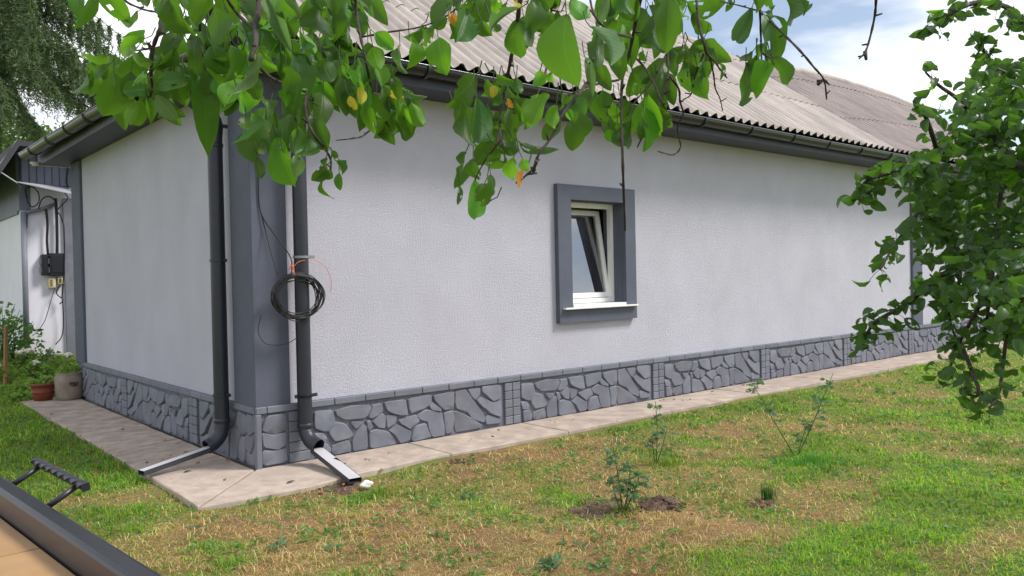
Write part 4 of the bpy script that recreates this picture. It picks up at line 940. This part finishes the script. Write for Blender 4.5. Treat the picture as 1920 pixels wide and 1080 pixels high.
POLY = [(1850, 105), (1960, 110), (2080, 120), (2080, 620), (1930, 640), (1890, 650), (1850, 600), (1790, 590), (1735, 540), (1712, 500), (1725, 430), (1712, 370), (1650, 335), (1655, 300), (1735, 275), (1790, 240), (1782, 180), (1812, 140)]
def inside(x, y):
    c = False; j = len(POLY)-1
    for i in range(len(POLY)):
        xi, yi = POLY[i]; xj, yj = POLY[j]
        if (yi > y) != (yj > y) and x < (xj-xi)*(y-yi)/(yj-yi)+xi: c = not c
        j = i
    return c
cnt = 0
while cnt < 2600:
    x, y = random.uniform(1610, 2090), random.uniform(60, 700)
    if inside(x, y) and vnoise(x, y, 46, 77) > (.20 if y < 300 else .30):
        leafspots.append((at(x, y, d2(x, y)+random.gauss(.05, .28)), None)); cnt += 1
random.shuffle(leafspots)
crown_more = []
for k in range(1500):   # the rest of the crown, round the trunk beyond the right edge
    d_ = rng.normal(0, 1, 3); d_ /= np.linalg.norm(d_); q = TR2+np.array([0, 0, .55])+d_*np.array([1.15, 1.15, 1.15])*rng.uniform(.45, 1)
    v_ = q-CAM; px_ = 960+F*(v_@RT)/(v_@_f)
    if px_ > 1990: crown_more.append(q)
def rand_leaf(P, size, droop=.7):
    an = random.uniform(0, 2*math.pi); el = -random.uniform(.15, 1.25)*droop
    dv = np.array([math.cos(an)*math.cos(el), math.sin(an)*math.cos(el), math.sin(el)])
    return P, P+dv*size
vv = leaf_variants('leaf_far', 6, 6, 4); vy = leaf_variants('leaf_backlit_tone', 8, 6, 4)
def inst_mesh(name, items, matname, nl=5, nw=3):
    """join many leaves into one mesh: items (B,T,width,roll)"""
    base = leaf_mesh(11, wr=1.0, curl=.25, fold=.35, wave=.04, nl=nl, nw=nw); bv = np.array([v.co[:] for v in base.vertices]); bt = []
    for p in base.polygons:
        q = list(p.vertices); bt += [(q[0], q[1], q[2]), (q[0], q[2], q[3])]
    bt = np.array(bt); V = []; T_ = []; uvb = np.array([[0., 0.]]*len(bv)); 
    for k, (B, T, w_, ro) in enumerate(items):
        M = np.array(leaf_matrix(B, T, w_, ro)); V.append(bv@M[:3, :3].T+M[:3, 3]); T_.append(bt+k*len(bv))
    bpy.data.meshes.remove(base)
    me = big_mesh(name, np.concatenate(V), np.concatenate(T_), None, MT[matname], True); ul = me.uv_layers.new(name='UVMap')
    u_ = np.empty((len(me.loops), 2), np.float32); u_[:, 0] = .4; u_[:, 1] = .1; ul.data.foreach_set('uv', u_.ravel()); return me
o = link_mesh('foliage', inst_mesh('foliage', NEAR_BACK, 'leaf_mature', 8, 5), None, near); o['kind'] = 'stuff'
rest = []; stk = MB()
for i, (P, e) in enumerate(leafspots):
    sz = random.uniform(.042, .070); B, T = rand_leaf(P, sz)
    ro = random.uniform(-1.2, 1.2)
    if e is not None: stk.tube([e, (e+B)/2+np.array([0, 0, .006]), B+(T-B)*.05], .0011, 4, False)
    if i < 296: put_leaf(rt, random.choice(vy if random.random() < .28 else vv), leaf_matrix(B, T, sz*random.uniform(.5, .66), ro))
    else: rest.append((B, T, sz*random.uniform(.5, .66), ro))
for q in crown_more:
    sz = random.uniform(.05, .08); B, T = rand_leaf(q, sz); rest.append((B, T, sz*.58, random.uniform(-1.2, 1.2)))
o = link_mesh('foliage', inst_mesh('foliage', rest, 'leaf_far'), None, rt); o['kind'] = 'stuff'
o = stk.build('leaf_stalks', MT['rose_stem'], rt, True); o['kind'] = 'stuff'

# ---------------------------------------------------------------- spruce and broadleaf trees behind
sb = at(-60, 540, 16.0); sp0 = np.array([sb[0], sb[1], 0.0])
spr = empty('spruce_tree', (float(sp0[0]), float(sp0[1]), 0), 'dark green spruce with hanging twigs behind the house at top left', 'tree')
MB().tube([(sp0[0], sp0[1], z) for z in (-.1, 2, 4, 6, 8.5, 11)], [.22, .19, .15, .11, .07, .02], 10).build('trunk', MT['bark_grey'], spr, True)
nv = []; ntr = []; mbb = MB(); R_ = np.random.default_rng(5)
for lvl in range(15):
    z0 = 6.15+lvl*.33
    for k in range(8):
        az = lvl*1.3+k*2*math.pi/8+R_.uniform(-.3, .3); Lb = max(.4, 3.9*max(0, 1-(z0-6.15)/5.9)**.7)*R_.uniform(.75, 1.05)
        dv = np.array([math.cos(az), math.sin(az), 0])
        pts = [sp0+np.array([0, 0, z0])+dv*Lb*t+np.array([0, 0, -.55*Lb*t*t*.8+.18*t]) for t in np.linspace(0, 1, 7)]
        mbb.tube(pts, list(np.linspace(.03, .006, 7)), 5)
        for t in np.linspace(.15, 1, 15):
            b0 = pts[0]+(dv*Lb*t)+np.array([0, 0, -.44*Lb*t*t+.18*t])
            for sd_ in range(10):
                hl = R_.uniform(.25, .85)*(1.1-.5*t); sdv = np.array([-dv[1], dv[0], 0])*R_.uniform(-.7, .7)+dv*R_.uniform(-.1, .25)
                m_ = 22
                tt = np.linspace(0, 1, m_); q = b0+np.outer(tt, sdv*hl)+np.outer(tt**1.2, [0, 0, -hl])+R_.normal(0, .012, (m_, 3))
                dn = R_.normal(0, 1, (m_, 3)); dn[:, 2] -= .6; dn /= np.linalg.norm(dn, axis=1)[:, None]
                sw = np.cross(dn, R_.normal(0, 1, (m_, 3))); sw /= np.linalg.norm(sw, axis=1)[:, None]
                ln = R_.uniform(.07, .14, (m_, 1))
                base_i = sum(len(a) for a in nv) if False else None
                nv.append(np.stack([q-sw*.011, q+sw*.011, q+dn*ln], 1).reshape(-1, 3))
NV = np.concatenate(nv); NT = np.arange(len(NV)).reshape(-1, 3)
mbb.build('branches', MT['bark'], spr, True)
o = link_mesh('crown', big_mesh('crown', NV, NT, None, MT['needles']), None, spr); o['kind'] = 'stuff'
def far_tree(name, P, h, rx_, rz_, nleaf, label, seed, lsz=.13, matn='foliage_far', zc=None):
    R2 = np.random.default_rng(seed); root = empty(name, (float(P[0]), float(P[1]), 0), label, 'tree')
    MB().tube([(P[0]+.1*math.sin(z), P[1], z) for z in np.linspace(-.1, h, 6)], list(np.linspace(.16, .03, 6)), 8).build('trunk', MT['bark_grey'], root, True)
    zc = h if zc is None else zc; cl = []
    for c in range(34):
        d = R2.normal(0, 1, 3); d /= np.linalg.norm(d); rr_ = R2.uniform(.35, 1)**.5
        cl.append((np.array([P[0], P[1], zc])+d*np.array([rx_, rx_, rz_])*rr_, R2.uniform(.22, .42)*rx_*.8))
    items = []
    for i in range(nleaf):
        c, r__ = cl[R2.integers(len(cl))]; d = R2.normal(0, 1, 3); d /= np.linalg.norm(d); q = c+d*r__*R2.uniform(.5, 1)
        dv = R2.normal(0, 1, 3)+np.array([0, 0, -.6]); dv /= np.linalg.norm(dv); s_ = lsz*R2.uniform(.7, 1.3); items.append((q, q+dv*s_, s_*.6, R2.uniform(-1.2, 1.2)))
    o = link_mesh('crown', inst_mesh('crown', items, matn, 2, 2), None, root); o['kind'] = 'stuff'; return root
P = at(10, 540, 21); far_tree('broadleaf_tree', P, 5.0, 1.7, 1.55, 7000, 'light green broadleaf tree beyond the outbuilding at far left', 3)
P = at(-70, 540, 24); far_tree('broadleaf_tree', P, 5.0, 1.9, 1.7, 3200, 'leafy tree at the left edge beyond the outbuilding, partly cut off', 4)
P = at(150, 540, 26); far_tree('broadleaf_tree', P, 4.6, 1.9, 1.5, 2600, 'tree rising behind the left end of the house roof', 6)
P = at(1990, 540, 24); far_tree('broadleaf_tree', P, 2.6, 2.6, 1.9, 2600, 'tree beyond the lawn seen through the right-hand fruit tree', 8, .2)
P = at(1930, 540, 31); far_tree('broadleaf_tree', P, 2.4, 2.4, 1.8, 2200, 'distant tree past the far end of the house', 9, .22)

# ---------------------------------------------------------------- small garden things
def rose(base, stems, label, sz=.05, grp='young rose bushes in the lawn', matn='leaf_rose', per=3):
    base = np.array([base[0], base[1], float(gz(base[0], base[1]))]); root = empty('rose_bush', tuple(base), label, 'rose bush', grp)
    mb = MB(); v = leaf_variants(matn, 6, 5, 4)
    for tip, bend, leaves in stems:
        tip = np.array(tip); mid = (base+tip)/2+np.array(bend); sp_ = [np.array(q) for q in smooth_path([base-np.array([0, 0, .02]), mid, tip], 6)]
        mb.tube(sp_, list(np.linspace(.0055, .0026, len(sp_))), 6)
        for k in range(int(leaves*1.7)):
            t = random.uniform(.3, 1.0)**.7; q = sp_[min(len(sp_)-1, int(t*(len(sp_)-1)))]
            dv = np.array([random.uniform(-1, 1), random.uniform(-1, 1), random.uniform(-.1, .7)]); dv /= np.linalg.norm(dv)
            e = q+dv*sz*random.uniform(.8, 1.4); mb.tube([q, e], .0012, 4)
            for j in range(per):
                a = e-dv*sz*.35*(j//2); w_ = np.cross(dv, [0, 0, 1])*(1 if j % 2 else -1)
                dd_ = (dv if j == 0 else dv*.4+w_); dd_ = dd_/np.linalg.norm(dd_)+np.array([0, 0, -.25]); s_ = sz*random.uniform(.75, 1.15)
                put_leaf(root, random.choice(v), leaf_matrix(a, a+dd_*s_, s_*.62, random.uniform(-.9, .9)))
    mb.build('stems', MT['rose_stem'], root, True); return root
def up(px, py, ref): # point above ground at same distance as ref pixel on the ground
    g = gnd(*ref); dpt = (g-CAM)@_f; return at(px, py, dpt)
rose(gnd(1168, 955), [(up(1150, 838, (1168, 955)), (0, 0, .02), 7), (up(1182, 868, (1168, 955)), (.02, 0, 0), 7), (up(1200, 890, (1168, 955)), (.02, 0, 0), 6), (up(1148, 900, (1168, 955)), (-.02, 0, 0), 6), (up(1172, 895, (1168, 955)), (0, -.03, 0), 7)], 'bushy low rose beside the molehill, nearest of the three', .045)
rose(gnd(1230, 865), [(up(1229, 752, (1230, 865)), (0.02, 0, 0), 8), (up(1252, 800, (1242, 865)), (.01, 0, 0), 3), (up(1222, 818, (1230, 865)), (-.01, 0, 0), 4)], 'slim upright rose with pale young tips, middle of the three', .042)
rose(gnd(1493, 848), [(up(1403, 705, (1493, 848)), (.02, 0, -.04), 8), (up(1562, 700, (1493, 848)), (0, 0, -.03), 9), (up(1515, 790, (1493, 848)), (0, 0, 0), 4)], 'two-stemmed rose forking in a wide V, farthest of the three', .05)
# soil mounds
def mound(px, py, r_, h_, name, label, cat, mname='soil', seed=1):
    c = gnd(px, py); vs = []; fs = []; n_ = 26; rings = 9; R3 = np.random.default_rng(seed); ph = R3.uniform(0, 6, 4)
    for j in range(rings+1):
        for i in range(n_):
            a = 2*math.pi*i/n_; rr_ = r_*j/rings*(1+.22*math.sin(2*a+ph[0])+.12*math.sin(5*a+ph[1])); z = h_*(1-(j/rings)**2)**1.3+R3.normal(0, .006)*(j < rings)
            x, y = c[0]+rr_*math.cos(a), c[1]+rr_*math.sin(a); vs.append((x, y, float(gz(x, y))+z+(-.012 if j == rings else .004)))
    for j in range(rings):
        for i in range(n_): k = (i+1) % n_; fs.append((j*n_+i, (j+1)*n_+i, (j+1)*n_+k, j*n_+k))
    o = MB().add(vs, fs).build(name, MT[mname], None, True); return tag(o, label, cat)
mound(1238, 940, .17, .05, 'molehill', 'brown molehill of loose earth right of the low rose', 'molehill', seed=2)
mound(1120, 945, .24, .02, 'soil_patch', 'bare patch of brown earth left of the low rose', 'soil', seed=3)
mound(1425, 935, .1, .01, 'soil_patch', 'small bare patch of earth by the dark grass tuft', 'soil', seed=6)
mound(640, 905, .2, .012, 'soil_patch', 'brown earth washed out under the right drain trough', 'soil', seed=5)
clV = []; clT = []; ico = bmesh.new(); bmesh.ops.create_icosphere(ico, subdivisions=1, radius=1); iv = np.array([v.co[:] for v in ico.verts]); ico.verts.index_update(); it_ = np.array([[v.index for v in f.verts] for f in ico.faces]); ico.free()
for k in range(420):
    px, py, rr_ = random.choice([(1238, 940, .17), (1238, 940, .13), (1120, 945, .22), (1165, 955, .14), (1425, 935, .1), (640, 905, .18), (860, 860, .12)]); c = gnd(px, py); x, y = c[0]+random.gauss(0, rr_*.55), c[1]+random.gauss(0, rr_*.55)
    rz_ = .06*max(0, 1-math.hypot(x-c[0], y-c[1])/.17) if (px, py) == (1238, 940) else 0.0; s_ = random.uniform(.006, .020)
    clT.append(it_+len(clV)*len(iv)); clV.append(iv*(s_*np.array([random.uniform(.7, 1.4), random.uniform(.7, 1.4), .7]))*rng.uniform(.75, 1.25, (len(iv), 1))+np.array([x, y, float(gz(x, y))+rz_+s_*.3]))
o = link_mesh('soil_clods', big_mesh('soil_clods', np.concatenate(clV), np.concatenate(clT), None, MT['soil']), None); tag(o, 'loose brown soil crumbs around the molehill and bare patches', 'soil', None, 'stuff')
def rock(c, s_, label, seed, mname='white_rock', name='stone', cat='stone'):
    bm = bmesh.new(); bmesh.ops.create_icosphere(bm, subdivisions=3, radius=1); R3 = random.Random(seed); ph = [R3.uniform(0, 6) for _ in range(6)]
    for v in bm.verts:
        p = v.co; k = 1+.22*math.sin(p.x*2.4+ph[0])*math.sin(p.y*2.7+ph[1])+.14*math.sin(p.z*4+ph[2]+p.x*3)+.05*math.sin(p.y*9+ph[3]); v.co = Vector((p.x*s_[0]*k+c[0], p.y*s_[1]*k+c[1], p.z*s_[2]*k+c[2]))
    me = bpy.data.meshes.new(name); bm.to_mesh(me); bm.free(); me.shade_smooth(); o = link_mesh(name, me, MT[mname]); return tag(o, label, cat)
g = gnd(688, 908); rock((g[0], g[1], .0), (.05, .035, .03), 'small pale stone in the grass at the end of the right drain trough', 1)
g = gnd(1188, 1070); o = MB().bevbox((-.05, -.012, 0), (.05, .012, .012), .003).build('wood_chip', MT['wood_chip']); o.location = (g[0], g[1], -.012); o.rotation_euler = (0, .15, .9); tag(o, 'reddish wood chip lying in the dry grass at the bottom edge', 'wood chip')
# dark grass tuft
def tuft(c, n_, h_, spread, name, label, cat, col):
    V = []; T_ = []; C_ = []
    for i in range(n_):
        a = random.uniform(0, 6.28); r0 = abs(random.gauss(0, spread)); b_ = np.array([c[0]+r0*math.cos(a), c[1]+r0*math.sin(a), 0]); b_[2] = float(gz(b_[0], b_[1]))-.005
        hh = h_*random.uniform(.6, 1.1); a2 = random.uniform(0, 6.28); ln = np.array([math.cos(a2), math.sin(a2), 0])*hh*random.uniform(.1, .5); sd_ = np.array([-ln[1], ln[0], 0]); sd_ = sd_/max(np.linalg.norm(sd_), 1e-5)*.003
        k = len(V); V += [b_-sd_, b_+sd_, b_+ln*.4+[0, 0, hh*.6]-sd_*.8, b_+ln*.4+[0, 0, hh*.6]+sd_*.8, b_+ln+[0, 0, hh]]
        T_ += [(k, k+1, k+3), (k, k+3, k+2), (k+2, k+3, k+4)]; C_ += [np.array(col)*random.uniform(.75, 1.25)]*5
    me = big_mesh(name, np.array(V), np.array(T_), np.array(C_), MT['grass_blade']); return tag(link_mesh(name, me, None), label, cat, None, None if 'tuft' in name else 'stuff')
tuft(gnd(1440, 928), 110, .12, .028, 'grass_tuft', 'isolated tall dark green grass tuft in the bare lawn', 'grass tuft', (.045, .13, .03))
tuft(gnd(1520, 862), 420, .09, .14, 'grass_clump', 'lush bright green grass clump at the foot of the forked rose', 'grass clump', (.10, .25, .05))
tuft(gnd(1245, 868), 260, .06, .12, 'grass_clump', 'yellow-green grass clump at the foot of the slim rose', 'grass clump', (.17, .26, .04))
# broad-leaved weeds that stand out, each by its place
def weed(c, r_, n_, label, matn='leaf_rose'):
    z = float(gz(c[0], c[1])); root = empty('weed', (float(c[0]), float(c[1]), z), label, 'weed', 'broad-leaved weeds in the lawn'); v = leaf_variants(matn, 6, 5, 4)
    for k in range(n_):
        a = random.uniform(0, 6.28); el = random.uniform(.1, .9); dv = np.array([math.cos(a)*math.cos(el), math.sin(a)*math.cos(el), math.sin(el)]); B = np.array([c[0], c[1], z])+dv*.01+np.array([random.gauss(0, r_*.35), random.gauss(0, r_*.35), 0]); s_ = r_*random.uniform(.6, 1.1)
        put_leaf(root, random.choice(v), leaf_matrix(B, B+dv*s_, s_*.5, random.uniform(-.6, .6)))
for px, py, r_, n_, lab in [(404, 962, .055, 5, 'grey-green weed at the front corner of the concrete apron'), (520, 1015, .06, 16, 'spreading weed in the dry grass below the apron corner'), (625, 1022, .05, 9, 'leafy weed in the dry grass, right of the spreading weed'), (370, 985, .045, 8, 'small weed in front of the apron, near the table rim'),
                            (1030, 1055, .075, 16, 'large leafy weed rosette at the bottom edge'), (1120, 1052, .055, 10, 'rosette weed right of the largest one at the bottom edge'), (825, 1000, .05, 7, 'small silvery weed in the dry lawn, middle front'), (1090, 1015, .05, 7, 'upright pale weed in front of the bare earth patch'),
                            (665, 850, .07, 10, 'weed growing at the plinth beside the right downpipe'), (690, 862, .05, 7, 'small weed on the apron beside the right downpipe'), (880, 930, .06, 12, 'green weed in the lawn below the first plinth panel'), (1050, 1010, .05, 6, 'tiny pale weed left of the upright one'), (890, 955, .045, 7, 'low weed just in front of the green weed below the plinth')]:
    weed(gnd(px, py), r_, n_, lab)
# pots, stake, rocks, flowers on the left bed
pc = gnd(81, 750); r0 = empty('flower_pot', (pc[0], pc[1], 0), 'round terracotta flower pot with green plant at the end of the paving', 'flower pot')
MB().lathe([(.0, .0), (.115, .0), (.135, .09), (.14, .11), (.146, .112), (.146, .125), (.14, .127), (.150, .21), (.162, .212), (.165, .245), (.152, .245), (.145, .20), (0, .19)], (pc[0], pc[1], .0), 28).build('pot', MT['terracotta_pot'], r0, True)
uc = gnd(131, 748); r1 = empty('planter_urn', (uc[0], uc[1], 0), 'weathered stone-coloured strawberry urn with side pocket against the house corner', 'planter')
MB().lathe([(.0, .0), (.155, .0), (.175, .02), (.185, .12), (.19, .26), (.182, .33), (.17, .36), (.178, .375), (.17, .38), (.155, .36), (0, .34)], (uc[0], uc[1], .0), 28).build('urn', MT['stone_urn'], r1, True)
dv = (CAM-uc); dv[2] = 0; dv /= np.linalg.norm(dv); sdv = np.array([-dv[1], dv[0], 0]); pc2 = uc+dv*.178+sdv*.05
bm = bmesh.new(); bmesh.ops.create_uvsphere(bm, u_segments=14, v_segments=8, radius=1); me = bpy.data.meshes.new('pocket')
for v in bm.verts:
    q = pc2+sdv*v.co.x*.062+dv*v.co.y*.03+np.array([0, 0, .245+min(v.co.z, .25)*.05]); v.co = Vector(q)
bm.to_mesh(me); bm.free(); link_mesh('pocket', me, MT['soil'], r1)
def plant(c, z0, h_, rad, n_, sz, matn, name, label, cat, parent=None, grp=None, flowers=0):
    root = parent or empty(name, (float(c[0]), float(c[1]), z0), label, cat, grp); v = leaf_variants(matn, 6, 5, 4); mb = MB()
    for k in range(max(4, n_//7)):
        a = random.uniform(0, 6.28); q = np.array([c[0], c[1], z0]); e = q+np.array([math.cos(a)*rad*.7, math.sin(a)*rad*.7, h_*random.uniform(.5, .95)]); mb.tube([q, (q+e)/2+[0, 0, h_*.1], e], .004, 4)
    for k in range(n_):
        a = random.uniform(0, 6.28); rr_ = rad*math.sqrt(random.random()); t = random.uniform(.1, 1); B = np.array([c[0]+rr_*math.cos(a), c[1]+rr_*math.sin(a), z0+h_*t*(1-.4*(rr_/rad)**2)])
        B, T = rand_leaf(B, sz*random.uniform(.7, 1.2), .35); put_leaf(root, random.choice(v), leaf_matrix(B, T, sz*.6, random.uniform(-1, 1)))
    mb.build('stems', MT['rose_stem'], root, True)
    for k in range(flowers):
        a = random.uniform(0, 6.28); rr_ = rad*.7*math.sqrt(random.random()); fc = np.array([c[0]+rr_*math.cos(a), c[1]+rr_*math.sin(a), z0+h_*random.uniform(.85, 1.1)])
        bm = bmesh.new(); bmesh.ops.create_icosphere(bm, subdivisions=2, radius=1)
        for v_ in bm.verts: p = v_.co; kk = .062*(1+.55*math.sin(p.x*5+k)*math.sin(p.y*6+p.z*5)); v_.co = Vector((fc[0]+p.x*kk, fc[1]+p.y*kk, fc[2]+p.z*kk*.7))
        me = bpy.data.meshes.new('flower'); bm.to_mesh(me); bm.free(); me.shade_smooth(); link_mesh('flower', me, MT['white_petal'], root)
    return root
plant(pc, .20, .16, .17, 42, .075, 'leaf_bed', '', '', '', r0); plant(uc, .35, .22, .16, 40, .08, 'leaf_bed', '', '', '', r1)
def bedz(x, y): return float(gz(x, y))
def bedpt(px, py, y_):
    v = ray(px, py); t = (y_-CAM[1])/v[1]; q = CAM+v*t; return q
for (px, y_, h_, rd, n_, sz, lab, fl, mn) in [(26, 8.65, .75, .42, 190, .085, 'dark green shrub growing against the outbuilding wall', 0, 'leaf_mature'), (48, 8.3, .28, .25, 60, .08, 'cream flowering plant in the bed below the outbuilding', 4, 'leaf_bed'), (115, 7.5, .34, .26, 90, .085, 'bright leafy plant in the bed by the house corner', 0, 'leaf_bed'),
                                             (55, 7.6, .30, .34, 110, .08, 'low bright green plant in the middle of the bed', 0, 'leaf_bed'), (20, 7.4, .26, .3, 80, .08, 'low bright green plant at the left edge of the bed', 0, 'leaf_bed'), (85, 8.5, .24, .28, 60, .08, 'grey-green plant at the foot of the outbuilding wall', 0, 'leaf_rose'), (-10, 8.0, .30, .2, 40, .08, 'white flowers at the left edge of the bed', 3, 'leaf_bed'), (95, 7.15, .26, .3, 110, .08, 'low green plant behind the terracotta pot', 0, 'leaf_bed'), (70, 8.0, .26, .4, 150, .085, 'spreading green plant higher up in the bed', 1, 'leaf_bed'), (118, 8.2, .22, .3, 90, .08, 'pale green plant between the outbuilding and the house corner', 1, 'leaf_bed'), (30, 7.0, .2, .3, 90, .075, 'low plant in front of the white rocks', 0, 'leaf_bed'), (5, 8.9, .95, .4, 200, .085, 'tall shrub at the far left in front of the outbuilding side wall', 0, 'leaf_mature')]:
    q = bedpt(px, 640, y_); plant((q[0], q[1]), bedz(q[0], q[1])-.02, h_, rd, n_, sz, mn, 'garden_plant', lab, 'plant', None, 'plants in the left garden bed', fl)
q = bedpt(8, 700, 8.6); zb = bedz(q[0], q[1]); q = bedpt(9, 720, 7.9)
o = MB().bevbox((-.022, -.022, -.1), (.022, .022, 1.02), .004).build('stake', MT['stake_wood']); o.location = (q[0], q[1], bedz(q[0], q[1])-.1); o.rotation_euler = (.02, .03, .4); tag(o, 'brown wooden garden stake at the left edge', 'stake')
q = bedpt(131, 640, 7.9); o = MB().tube([(q[0], q[1], bedz(q[0], q[1])), (q[0]+.14, q[1], bedz(q[0], q[1])+.45)], .014, 8).build('stick', MT['wood_chip']); tag(o, 'thin stick leaning at the foot of the far corner pilaster', 'stick')
for (px, py, s_, lab, sd_) in [(45, 722, (.15, .12, .10), 'white rock on the lawn edge left of the terracotta pot', 4), (8, 700, (.17, .13, .11), 'large white rock at the left edge beside the stake', 6)]:
    g = gnd(px, py); rock((g[0], g[1], .02+bedz(g[0], g[1])), s_, lab, sd_)
for k in range(26):   # rubble edging as individual pale stones
    pass
# leaf litter on the apron
for i, (px, py, lab) in enumerate([(545, 905, 'curled brown leaf on the apron near the bare earth'), (352, 885, 'dark dead leaf on the apron in front of the left drain trough'), (230, 806, 'dry leaf on the second apron slab'), (275, 868, 'dead leaf at the crack beside the left trough tip'), (310, 826, 'small dark dead leaf on the apron by the plinth'), (332, 832, 'tiny dark dead leaf closest to the left pipe')]):
    g = gnd(px, py); vs = [(-.05, -.008, .0), (-.02, .014, .008), (.02, .010, .012), (.055, .0, .004), (.02, -.014, .010), (-.02, -.016, .006)]
    o = MB().add(vs, [(0, 5, 1), (1, 5, 4, 2), (2, 4, 3)]).build('dead_leaf', MT['soil']); o.location = (g[0], g[1], .003); o.rotation_euler = (0, 0, random.uniform(-.6, .6)+.7); o.scale = (1-.1*i,)*3; tag(o, lab, 'dead leaf', 'dead leaves on the apron')

# ---------------------------------------------------------------- grass
NB = 440000
ang = YAW+rng.uniform(-.86, .86, NB); dist = 1.9*np.exp(rng.uniform(0, 1, NB)*math.log(26/1.9))
X = CAM[0]+np.sin(ang)*dist; Y = CAM[1]+np.cos(ang)*dist
def on_paving(x, y):
    a = (y > -.68+.07*(vnoise(x, y, .35, 2)-.6)+.09*(vnoise(x, y, .1, 4)-.5)) & (x > -.02)
    b = (x > -.72+.10*(vnoise(x, y, .3, 6)-.6)+.09*(vnoise(x, y, .1, 8)-.5)) & (y > -.80-.05*vnoise(x, y, .2, 5)) & (y < 6.9)
    return a | b
G = greenness(X, Y)
def soilmask(x, y):
    mk = np.zeros(len(x), bool)
    for px, py, r_ in [(1238, 940, .17), (1125, 945, .2), (1425, 935, .1), (640, 905, .2)]:
        c = gnd(px, py); mk |= (((x-c[0])**2+(y-c[1])**2) < (r_*rng.uniform(.3, 1.05, len(x)))**2) & (rng.uniform(0, 1, len(x)) < .8)
    return mk
thin = rng.uniform(0, 1, NB) < (.55+.45*G+.35*(vnoise(X, Y, .16, 44)-.5))
keep = ~on_paving(X, Y) & ~soilmask(X, Y) & thin & ~((X > -.24) & (Y > 9))
X, Y, G, dist = X[keep], Y[keep], G[keep], dist[keep]; n_ = len(X)
isg = rng.uniform(0, 1, n_) < np.clip(G*1.15-.05, .06, .97)
lush = np.clip(G-.55, 0, 1)*2
Hh = np.where(isg, rng.uniform(.015, .034, n_)*(1+.6*lush), rng.uniform(.016, .048, n_))
Hh = Hh*(.45+1.1*vnoise(X, Y, .10, 71))*(.7+.6*vnoise(X, Y, .31, 72)); Hh = np.where((X < -.6) & (Y > .2), Hh*1.25, Hh)
Wd = np.where(isg, .0034, .0023)*np.clip(dist/5.5, .8, 2.8)*rng.uniform(.7, 1.3, n_)
az = rng.uniform(0, 2*np.pi, n_); lean = np.where(isg, rng.uniform(.2, 1.6, n_), rng.uniform(.5, 2.6, n_))
B = np.stack([X, Y, gz(X, Y)-.003], -1); D = np.stack([np.cos(az), np.sin(az), np.zeros(n_)], -1); Sd = np.stack([-np.sin(az), np.cos(az), np.zeros(n_)], -1)*Wd[:, None]
Z1 = np.array([0, 0, 1.0])
M_ = B+D*(Hh*lean*.30)[:, None]+Z1*(Hh*.6)[:, None]; T_ = B+D*(Hh*lean)[:, None]+Z1*(Hh*np.clip(1.05-.3*lean, .12, 1))[:, None]
V = np.stack([B-Sd, B+Sd, M_-Sd*.75, M_+Sd*.75, T_], 1).reshape(-1, 3); k = (np.arange(n_)*5)[:, None]
TT = np.concatenate([k+[0, 1, 3], k+[0, 3, 2], k+[2, 3, 4]], 1).reshape(-1, 3)
gA, gB, gC = np.array([.095, .215, .022]), np.array([.235, .295, .032]), np.array([.042, .125, .032])
dA, dB, dC = np.array([.37, .255, .105]), np.array([.21, .118, .060]), np.array([.46, .365, .20])
u1 = rng.uniform(0, 1, n_)[:, None]; u2 = rng.uniform(0, 1, n_)[:, None]; hue = vnoise(X, Y, .5, 61)[:, None]
cg = gA*(1-u1)+gB*u1; cg = np.where(u2 < .18, gC, cg); cg = cg*(.62+.76*hue)
cd_ = dA*(1-u1)+dB*u1; cd_ = np.where(u2 < .3, dC, cd_)
cc_ = np.where(isg[:, None], cg*1.30, cd_*1.38)*rng.uniform(.75, 1.25, n_)[:, None]
lawn = link_mesh('lawn_grass', big_mesh('lawn_grass', V, TT, np.repeat(cc_, 5, 0), MT['grass_blade']), None); tag(lawn, 'short patchy lawn of green blades and dry straw', 'grass', None, 'stuff')
# ground-cover weeds and litter too small to count
items = []
for i in range(5200):
    a = YAW+random.uniform(-.8, .8); d_ = 2.6*math.exp(random.random()*math.log(18/2.6)); x, y = CAM[0]+math.sin(a)*d_, CAM[1]+math.cos(a)*d_
    if on_paving(np.array([x]), np.array([y]))[0] or vnoise(np.array([x]), np.array([y]), .35, 91)[0] < .45: continue
    for j in range(random.randint(2, 6)):
        q = np.array([x+random.gauss(0, .02), y+random.gauss(0, .02), 0]); q[2] = float(gz(q[0], q[1]))+random.uniform(.008, .03); an = random.uniform(0, 6.28); s_ = random.uniform(.018, .042)*max(1, d_/7); items.append((q, q+np.array([math.cos(an), math.sin(an), random.uniform(-.3, .5)])*s_, s_*.62, random.uniform(-.8, .8)))
o = link_mesh('ground_cover', inst_mesh('ground_cover', items, 'leaf_clover', 2, 2), None); tag(o, 'small clover and weed leaves scattered through the lawn', 'ground cover', None, 'stuff')
litter = []
for i in range(520):
    a = YAW+random.uniform(-.75, .75); d_ = 2.8*math.exp(random.random()*math.log(12/2.8)); x, y = CAM[0]+math.sin(a)*d_, CAM[1]+math.cos(a)*d_
    if y > -.1 and x > -.02: continue
    q = np.array([x, y, max(float(gz(x, y)), -.035 if y < -.7 else .0)+random.uniform(.012, .03)]); an = random.uniform(0, 6.28); s_ = random.uniform(.02, .05); litter.append((q, q+np.array([math.cos(an), math.sin(an), random.uniform(-.1, .35)])*s_, s_*.5, random.uniform(-1.2, 1.2)))
o = link_mesh('leaf_litter', inst_mesh('leaf_litter', litter, 'leaf_dead', 3, 2), None); tag(o, 'small fallen brown and yellow leaves scattered over the lawn', 'leaf litter', None, 'stuff')
